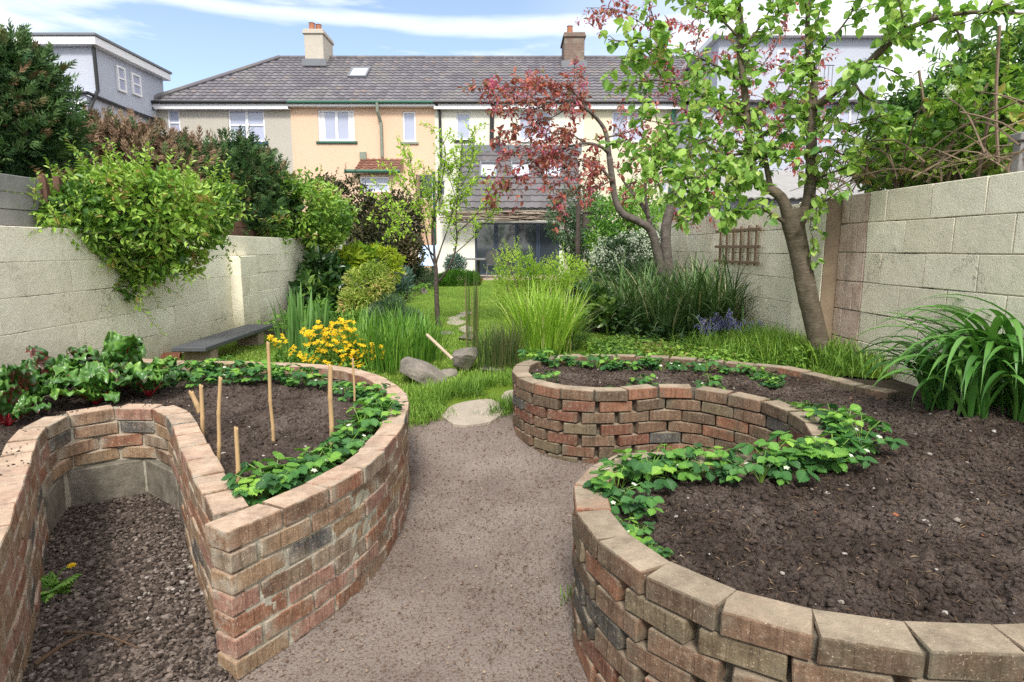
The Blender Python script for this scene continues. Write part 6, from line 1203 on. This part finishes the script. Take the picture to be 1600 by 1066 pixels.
P, O = blob_points(rg, [Bl(530, 558, 5.45, 62, 26, .22), Bl(460, 562, 5.6, 40, 16, .2), Bl(560, 578, 5.3, 45, 20, .2)], 1300, .4, 12, .2); n = len(P); leaves(lf, P, unit(rg.normal(size=(n, 3))+[0, 0, .5]), unit(rg.normal(0, .5, (n, 3))+[0, -.2, 1]), rg.uniform(.03, .055, n), rg.uniform(.015, .028, n), T_OVAL)
lf.build("leaves", M_fresh, yf); st.build("stems", M_petiole, yf)
# bluebells
def bluebell(seed):
    rg = np.random.default_rng(seed); r = thing("bluebell", "", "flower", (0, 0, 0)); st, bl, lv = MB(), MB(), MB()
    for k in range(5):
        a = rg.uniform(0, 6.28); p = np.array([math.cos(a)*.07, math.sin(a)*.07, rg.uniform(.24, .36)]); s = spline([(0, 0, 0), p*[.3, .3, .6], p, p+np.array([math.cos(a)*.03, math.sin(a)*.03, -.01])], .03); tube(st, s, .0028, 4, cap=False)
        for t in np.linspace(.6, 1, 7):
            q_ = s[int(t*(len(s)-1))]; d = np.repeat([[0, 0, -1.0]], 4, 0)+rg.normal(0, .35, (4, 3)); leaves(bl, np.repeat(q_[None], 4, 0)+rg.normal(0, .008, (4, 3)), d, rg.normal(size=(4, 3)),   .024, .012, T_OVAL, rg.random(4))
    blades(lv, np.zeros((14, 3)), rg.uniform(0, 6.28, 14), rg.uniform(.3, .8, 14), rg.uniform(.18, .28, 14), .016, rg.uniform(.4, 1.2, 14), 5, fold=.1)
    bl.build("bells", M_violet, r); st.build("stems", M_petiole, r); lv.build("leaves", M_pond, r); return r
bp = [bluebell(301), bluebell(302)]
spots = [(1100, 548), (1112, 535), (1125, 532), (1135, 530), (1150, 535), (1165, 540), (1178, 533), (1190, 528), (1108, 545), (1143, 528), (1118, 528)]
for i, (u, v) in enumerate(spots):
    x, y = og(u, v)[:2]; lb_ = ORD[sorted(q_[0] for q_ in spots).index(u)]+" violet bluebell from the left in the drift below the dark sedge"; gp = "bluebells below the dark sedge"
    if i < 2: o = bp[i]; o.location = (x, y, .31); o["label"] = lb_; o["group"] = gp
    else: copy_thing(bp[i % 2], (x, y, .31), i*1.3, rgS.uniform(.85, 1.15), lb_, gp)
# dandelion in the gravel bay
rg = np.random.default_rng(130); dn = thing("dandelion", "leafy dandelion with one yellow flower in the gravel bay", "weed", (*on(78, 925, .01)[:2], .01)); lf, fl_ = MB(), MB(); c = np.array(dn.location)
a = rg.uniform(0, 6.28, 30); d = np.stack([np.cos(a), np.sin(a), rg.uniform(.1, .8, 30)], -1)
for k in range(30):
    L = rg.uniform(.07, .14); dk = unit(d[k]); sdv = unit(np.cross([0, 0, 1.0], dk)); t = np.linspace(.1, 1, 9)
    pos = c+dk*L*t[:, None]+np.array([0, 0, -.5])*(L*t**2)[:, None]*.35; w = .036*np.sin(np.pi*t**.7)+.006
    for sg in (1, -1): leaves(lf, pos, np.repeat((sdv*sg-dk*.35)[None], 9, 0), np.repeat([[0, 0, 1.0]], 9, 0)+rg.normal(0, .2, (9, 3)), w*.8, .016, T_DIAMOND, np.full(9, rg.random()))
    tube(lf, pos, .0025, 4, cap=False)
p = on(112, 884, .09); tube(lf, spline([c, (c+p)/2+[0, 0, .03], p], .03), .0025, 4)
for q_ in range(3): flower_mesh(fl_, fl_, p+np.array([0, 0, .002*q_]), .016-.003*q_, 9, (.1, -.2, 1), rg, True)
lf.build("leaves", M_fresh, dn); fl_.build("flower_head", M_yellow_petal, dn)

# =================================================================== things
M_bamboo = NT("bamboo"); _c = M_bamboo.mix((.36, .22, .10), (.52, .37, .20), M_bamboo.noise(20, 4, stretch=(1, 1, .15))); M_bamboo = M_bamboo.done(_c, .5, None, .35)
def cane(b, t, r, label):
    bz = on(*b, .43); hgt = None
    tp = at(*t, bz[1]); th = thing("bamboo_cane", label, "cane", bz, "bamboo canes in the left bed"); m = MB(); bz = bz-unit(tp-bz)*.05
    L = np.linalg.norm(tp-bz); n = max(2, int(L/.13)); P, Rr = [], []
    for k in range(n+1):
        for dt_, rr in ((-.012, 1.0), (0, 1.22), (.012, 1.0)):
            s = np.clip(k/n+.03*math.sin(k*5.1)*(0 < k < n)+dt_/L, 0, 1)
            P.append(bz+(tp-bz)*s+np.array([.003*math.sin(k*2.2), 0, 0])); Rr.append(r*(rr if 0 < k < n else 1.0)*(1-.12*s))
    P = np.array(P)+np.arange(len(P))[:, None]*1e-6; tube(m, P, Rr, 9); m.build("stem", M_bamboo, th, True)
cane((427, 692), (418, 535), .0085, "tallest bamboo cane, standing alone in the middle of the left bed")
cane((518, 694), (516, 571), .0115, "thick bamboo cane near the right hand strawberries in the left bed")
cane((554, 645), (552, 560), .0065, "thin bamboo cane farthest right among the strawberries")
cane((341, 724), (344, 590), .0085, "slim bamboo cane right beside the bay wall, second from the left tall ones")
cane((316, 684), (315, 602), .0105, "bamboo cane next to the short tilted stub")
cane((309, 638), (299, 612), .0150, "short stout bamboo stub tilted to the left")
cane((372, 775), (370, 668), .0085, "nearest bamboo cane, by the corner of the bay wall")
# slate bench
M_slate = plain("slate_slab", (.085, .088, .098), .55, .25, 6, .4, .3); M_pinkblock = mortar_mat("pinkish_block", (.36, .27, .215), (.22, .17, .14))
A_, B_, C_, D_ = [on(u, v, .50) for u, v in ((272, 541), (316, 545), (426, 509), (386, 505))]
bn = thing("bench", "low bench of a dark slate slab on two blocks against the left wall", "bench", ((A_[0]+C_[0])/2, (A_[1]+C_[1])/2, .25)); e = unit((C_+D_)/2-(A_+B_)/2); e[2] = 0; e = unit(e); nl = np.array([-e[1], e[0], 0]); cc = (A_+B_+C_+D_)/4; Lb = np.linalg.norm((C_+D_)/2-(A_+B_)/2); wb_ = .30
m = MB(); cbox(m, cc-[0, 0, .02], (Lb, wb_, .042), ex=e, ey=nl, ch=.006); m.build("slab", M_slate, bn)
for s in (-.36, .33): m = MB(); cbox(m, (*(cc+e*Lb*s)[:2], .345), (.15, wb_-.06, .266), ex=e, ey=nl, ch=.008, rnd=.3); m.build("support_block", M_pinkblock, bn)
# terracotta ridge tiles at the foot of the wall
tt = thing("ridge_tile", "half round terracotta tile lying at the foot of the left wall by the bench", "tile", on(226, 562, .30)); m = MB(); c = on(222, 565, .30); a = np.linspace(0, math.pi, 11)
ax_ = unit(np.array([.95, .3, 0])); sd = np.array([-ax_[1], ax_[0], 0]); gp = np.array([[c+ax_*s_+sd*r_*math.cos(q_)+np.array([0, 0, r_*math.sin(q_)]) for q_ in a] for s_, r_ in ((0, .075), (.33, .075), (.33, .062), (0, .062), (0, .075))]); grid(m, gp[..., 0], gp[..., 1], gp[..., 2]); m.build("tile_shell", M_pot, tt)
# rocks and stepping stones
def rock_mat(name, a, b): m = NT(name); n = m.noise(7, 7, .68); c = m.mix(a, b, m.ramp(n, [(.35, (0, 0, 0)), (.68, (1, 1, 1))])); c = m.mix(c, (.10, .12, .045), m.ramp(m.noise(4, 5), [(.56, (0, 0, 0)), (.75, (.6, .6, .6))])); return m.done(c, .9, m.bump(m.noise(26, 6, .7), .9, .015), .2)
M_rock, M_flag = rock_mat("grey_rock", (.26, .225, .19), (.11, .10, .09)), rock_mat("worn_flagstone", (.40, .345, .28), (.30, .26, .21))
IS3 = ico_sub(3)
def rock(label, c, r, seed, tilt=0.0, rz=0.0):
    V, Fc = IS3; d = V.copy(); rg = np.random.default_rng(seed); P = d.copy()
    for k in range(13): nv = unit(rg.normal(size=3)); lim = rg.uniform(.32, .8); o = P@nv; P = P-np.maximum(o-lim, 0)[:, None]*nv*.92
    P = P*(1+.30*(fbm(d*2.2+seed, seed, 4)-.5))[:, None]*np.array(r); ca, sa = math.cos(tilt), math.sin(tilt); P = np.stack([P[:, 0]*ca-P[:, 2]*sa, P[:, 1], P[:, 0]*sa+P[:, 2]*ca], -1); ca, sa = math.cos(rz), math.sin(rz); P = np.stack([P[:, 0]*ca-P[:, 1]*sa, P[:, 0]*sa+P[:, 1]*ca, P[:, 2]], -1)
    m = MB(); m.add(P+np.array(c), Fc); tag(m.build("rock", M_rock), label, "rock", "rocks around the pond")
rock("long pale rock slanting up from the rim of the left bed to its darker neighbour", og(668, 596)+[0, 0, .05], (.27, .17, .15), 3, -.35)
rock("dark angular boulder beside the leaning white stick", og(725, 580)+[0, 0, .07], (.20, .15, .15), 5, .1)
rock("flat grey rock half hidden by the rush clump, right of the dark boulder", og(768, 583)+[0, 0, .02], (.13, .10, .06), 8)
rock("low brown stone wedged under the white stick between the two biggest rocks", og(702, 590)+[0, 0, .02], (.14, .11, .07), 23); rock("small grey rock behind the rushes at the stepping stones", og(730, 534)+[0, 0, .05], (.15, .10, .09), 11)
rock("flat brownish stone at the foot of the young tree", og(700, 522), (.12, .14, .04), 14); rock("pale stone left of the rosemary mound", on(664, 458, .33), (.13, .12, .12), 17)
def flag(label, cs, z, th=.08, seed=0):
    P = np.array([on(u, v, z)[:2] for u, v in cs]); n = len(P); m = MB(); rg = np.random.default_rng(seed); S = spline(np.vstack([P, P[:1]]), .03)[:-1]; S = S+rg.normal(0, .004, S.shape); k = len(S); c = S.mean(0); hh = z-float(G(*c)); gz = lambda q_: G(q_[:, 0], q_[:, 1])+min(hh, .022)
    In = c+(S-c)*.955; V = np.vstack([np.c_[S, gz(S)-th], np.c_[S, gz(S)-.006], np.c_[In, gz(In)], [[*c, float(gz(c[None])[0])+.002]]]); i = np.arange(k); j = (i+1) % k
    m.add(V, [np.stack([i, j, j+k, i+k], -1), np.stack([i+k, j+k, j+2*k, i+2*k], -1), np.stack([i+2*k, j+2*k, np.full(k, 3*k)], -1)]); tag(m.build("stepping_stone", M_flag), label, "stepping stone", "stepping stones towards the lawn")
flag("largest pale stepping stone, where the brown path meets the grass", [(688, 640), (705, 631), (735, 626), (770, 625), (788, 634), (765, 646), (715, 649)], float(G(*og(738, 638)[:2]))+.034, seed=1)
flag("stepping stone tucked against the left end of the kidney bed", [(782, 619), (792, 613), (812, 613), (812, 625), (795, 625)], float(G(*og(797, 618)[:2]))+.014, seed=2)
flag("nearest of the small pale stepping stones across the lawn", [(697, 503), (705, 499), (720, 499), (728, 503), (716, 507), (702, 506)], .325, seed=3); flag("second of the small pale stepping stones across the lawn", [(699, 497), (708, 494), (719, 495), (716, 498), (703, 499)], .325, seed=4)
flag("third and thin pale stepping stone across the lawn", [(712, 492), (722, 490), (731, 491), (728, 494), (716, 494)], .325, seed=5); flag("farthest pale stepping stone across the lawn", [(718, 488), (728, 486.5), (738, 487), (734, 489.5), (722, 489.5)], .325, seed=6); flag("worn stepping stone beside the tall rush stems", [(716, 512), (728, 508), (738, 512), (735, 518), (722, 517)], .325, seed=7)
sk = thing("stick", "peeled pale stick leaning over the pond towards the dark boulder", "stick", at(706, 560, 5.1)); m = MB(); tube(m, [at(667, 523, 5.25), at(685, 540, 5.18), at(707, 561, 5.08)], .014, 7, lump=.1); m.build("stick_wood", bark_mat("peeled_bark", (.40, .30, .21), (.52, .43, .33), False), sk)
for k, (a_, b_, r_, lb_) in enumerate((((55, 1038), (128, 995), .008, "stout broken stick on the gravel at the bottom left"), ((98, 988), (215, 1012), .004, "long thin twig on the gravel below the dandelion"), ((185, 1010), (210, 992), .004, "short twig leaning near the long thin one on the gravel"), ((135, 782), (172, 757), .004, "pale bent twig at the back of the gravel bay"))):
    m = MB(); p, q_ = on(*a_, .025), on(*b_, .035); tube(m, spline([p, (p+q_)/2+[.006, .01, .012], q_], .04), np.linspace(r_, r_*.6, len(spline([p, (p+q_)/2+[.006, .01, .012], q_], .04))), 6, lump=.2); tag(m.build("twig", M_straw), lb_, "twig")
m = MB(); c = on(1222, 727, .45); cbox(m, c+[0, 0, .012], (.022, .03, .012), ex=unit(np.array([1, .3, .4])), ey=unit(np.cross([0, .2, 1], [1, .3, .4])), ez=unit(np.array([-.35, -.2, .9])), ch=.003, wob=.002); tag(m.build("terracotta_shard", M_pot), "orange terracotta shard on the soil below the strawberries at the bay", "shard")
# trellis on the right wall
M_trellis = plain("weathered_trellis", (.19, .13, .085), .8, .25, 12)
def on_wall(u, v, o):
    d = ray(u, v); a = RX(0)-.02-o; k = a/(d[0]+.063*d[1]); return np.array([0, 0, CZ])+d*k
tl = thing("trellis", "square brown timber trellis fixed to the right wall", "trellis", on_wall(1152, 412, .03)); zz = np.array([0, 0, 1.0]); wdir = np.array([*rwd, 0]); wn_ = np.array([*rwn, 0])
for u in (1127, 1137, 1147.5, 1159, 1171, 1183):
    p, q_ = on_wall(u, 354, .035), on_wall(u, 416, .035); m = MB(); zt_ = on_wall(1152, 354, .035)[2]; zb_ = on_wall(1152, 414, .035)[2]; cbox(m, (p[0], p[1], (zt_+zb_)/2), (.032, .018, zt_-zb_), ex=wdir, ey=-wn_, ch=.002); m.build("upright", M_trellis, tl)
p, q_ = on_wall(1119, 360, .055), on_wall(1189, 360, .055); m_c = (p+q_)/2; Lr = np.linalg.norm((q_-p)[:2])
for v in (360, 385.5, 409.5): m = MB(); cbox(m, (m_c[0], m_c[1], on_wall(1152, v, .055)[2]), (Lr, .018, .032), ex=wdir, ey=-wn_, ch=.002); m.build("rail", M_trellis, tl)
# fence above the left wall, post on the right wall
M_fence = plain("grey_fence_board", (.21, .205, .20), .85, .4, 5, .2, .5); M_post = plain("rusty_post", (.12, .065, .045), .8, .3)
fn = thing("garden_fence", "weathered grey fence panel above the left wall under the dark conifer", "fence", (-3.52, 4.0, 1.5))
m = MB()
for k in range(3): cbox(m, (-3.52+.004*k, 3.2, 1.567+k*.118), (.02, 2.86, .114), ch=.004, wob=.002)
m.build("boards", M_fence, fn)
for y in (4.66, 4.80): m = MB(); box(m, -3.53, -3.48, y, y+.045, 1.51, 1.90, ch=.004); m.build("post", M_post, fn)
fn2 = thing("garden_fence", "dark brown fence strip showing between the two shrubs on the left wall", "fence", (-3.6, 7.6, 1.5)); m = MB()
for k in range(3): cbox(m, (-3.6, 7.4, 1.565+k*.115), (.02, 3.2, .11), ch=.004)
m.build("boards", M_post, fn2)
fp = thing("fence_post", "grey timber post with a cap standing behind the right wall at the photo's edge", "post", (*at(1594, 250, 3.75)[:2], 1.5)); c = at(1594, 250, 3.75); m = MB(); box(m, c[0]-.03, c[0]+.05, c[1]-.03, c[1]+.03, 1.2, 1.98, ch=.004); m.build("shaft", M_fence, fp); m = MB(); box(m, c[0]-.05, c[0]+.07, c[1]-.05, c[1]+.05, 1.984, 2.03, ch=.006); m.build("cap", M_fence, fp)
# patio: deck step, table, chair, pot, deckchair, feeder
M_wood = plain("pale_deck_timber", (.36, .29, .21), .8, .2); M_metal = plain("dark_metal", (.05, .055, .06), .45, .2); M_weave = plain("dark_rattan", (.10, .095, .10), .7, .3, 60)
dk = thing("deck", "pale timber deck in front of the glazed doors", "deck", (.2, 21, .3)); m = MB()
for k in range(14): box(m, -2.0, 2.2, 20.0+k*.19, 20.18+k*.19, .30, .36, ch=.006)
m.build("boards", M_wood, dk); m = MB(); box(m, -1.3, 2.2, 19.75, 19.98, .29, .335, ch=.006); m.build("step", M_wood, dk)
tb = thing("patio_table", "round patio table by the glazed doors", "table", (*at(752, 440, 20.6)[:2], .36)); c = at(752, 405, 20.6); m = MB(); tube(m, [(c[0], c[1], c[2]-.02), (c[0], c[1], c[2]+.025)], .5, 20); m.build("table_top", M_fence, tb); m = MB(); tube(m, [(c[0]-.1, c[1], .36), (c[0]-.1, c[1], c[2]-.02)], .05, 8); m.build("pedestal", M_metal, tb); m = MB(); tube(m, [(c[0]-.1, c[1], .362), (c[0]-.1, c[1], .40)], .25, 14); m.build("base", M_metal, tb)
pc = thing("patio_chair", "dark woven patio chair drawn up to the round table", "chair", (*at(772, 436, 20.2)[:2], .36)); c = at(772, 436, 20.2); c[2] = .36
m = MB(); cbox(m, c+[0, 0, .44], (.48, .46, .04), ch=.012); m.build("seat", M_weave, pc)
gx = np.linspace(-1, 1, 12); bk = np.array([[c+[.24*a_, -.22-.10*t_+.05*a_*a_, .46+.46*t_-.10*t_*abs(a_)**3] for a_ in gx] for t_ in np.linspace(0, 1, 8)]); m = MB(); grid(m, bk[..., 0], bk[..., 1], bk[..., 2]); grid(m, bk[:, ::-1, 0], bk[:, ::-1, 1]-.015, bk[:, ::-1, 2]); m.build("backrest", M_weave, pc)
for sx_ in (-1, 1):
    for sy_ in (-1, 1): m = MB(); tube(m, [c+[.21*sx_, .2*sy_, .42], c+[.25*sx_, .25*sy_, 0]], .014, 6); m.build("leg", M_fence, pc)
    m = MB(); tube(m, spline([c+[.24*sx_, -.2, .62], c+[.28*sx_, 0, .68], c+[.27*sx_, .2, .64], c+[.24*sx_, .22, .44]], .06), .014, 6); m.build("armrest", M_metal, pc)
def pot(label, u, v, Y, r, h):
    c = at(u, v, Y); t = thing("flower_pot", label, "pot", c); m = MB(); tube(m, [c, c+[0, 0, h*.8], c+[0, 0, h*.8+.001], c+[0, 0, h]], [r*.7, r*.95, r*1.08, r*1.08], 14); m.build("pot_body", M_pot, t); m = MB(); tube(m, [c+[0, 0, h], c+[0, 0, h+.004]], r*.95, 12); m.build("potting_soil", M_soil, t)
pot("terracotta pot on the step below the patio table", 748, 449, 19.0, .13, .30)
dc = thing("deckchair", "blue and white folding deckchair behind the young tree, left of the kitchen wall", "chair", at(668, 428, 18.5)); c = at(668, 428, 18.5); m = MB(); s = [c+[0, -.3, .25], c+[0, 0, .3], c+[0, .35, .85]]
for a_, b_ in zip(s, s[1:]): cbox(m, (a_+b_)/2, (.5, np.linalg.norm(b_-a_), .012), ex=(1, 0, 0), ey=unit(b_-a_), ez=unit(np.cross([1, 0, 0], unit(b_-a_))), ch=.002)
m.build("sling", plain("blue_canvas", (.42, .55, .75), .8, .3, 20), dc); m = MB()
for sx_ in (-.26, .26): tube(m, [c+[sx_, -.4, 0], c+[sx_, .36, .88]], .018, 6); tube(m, [c+[sx_, .35, 0], c+[sx_, -.32, .42]], .018, 6)
m.build("frame", M_white, dc)
bf = thing("bird_feeder", "dark cylindrical bird feeder on a post beside the grey green tree", "bird feeder", (*at(902, 440, 12.2)[:2], .3)); c = at(917, 343, 12.2); b = at(902, 440, 12.2); m = MB(); tube(m, [(b[0], b[1], .3), (b[0], b[1], c[2]+.30)], .05, 8); m.build("post", M_bark_dk, bf); m = MB(); tube(m, [(b[0], b[1], c[2]+.26), (c[0], c[1], c[2]+.29), (c[0], c[1], c[2]+.17)], .012, 6); m.build("bracket", M_metal, bf); m = MB(); tube(m, [c+[0, 0, -.15], c+[0, 0, .13], c+[0, 0, .131], c+[0, 0, .19]], [.095, .095, .12, .03], 14); m.build("feeder_tube", M_bark_dk, bf)
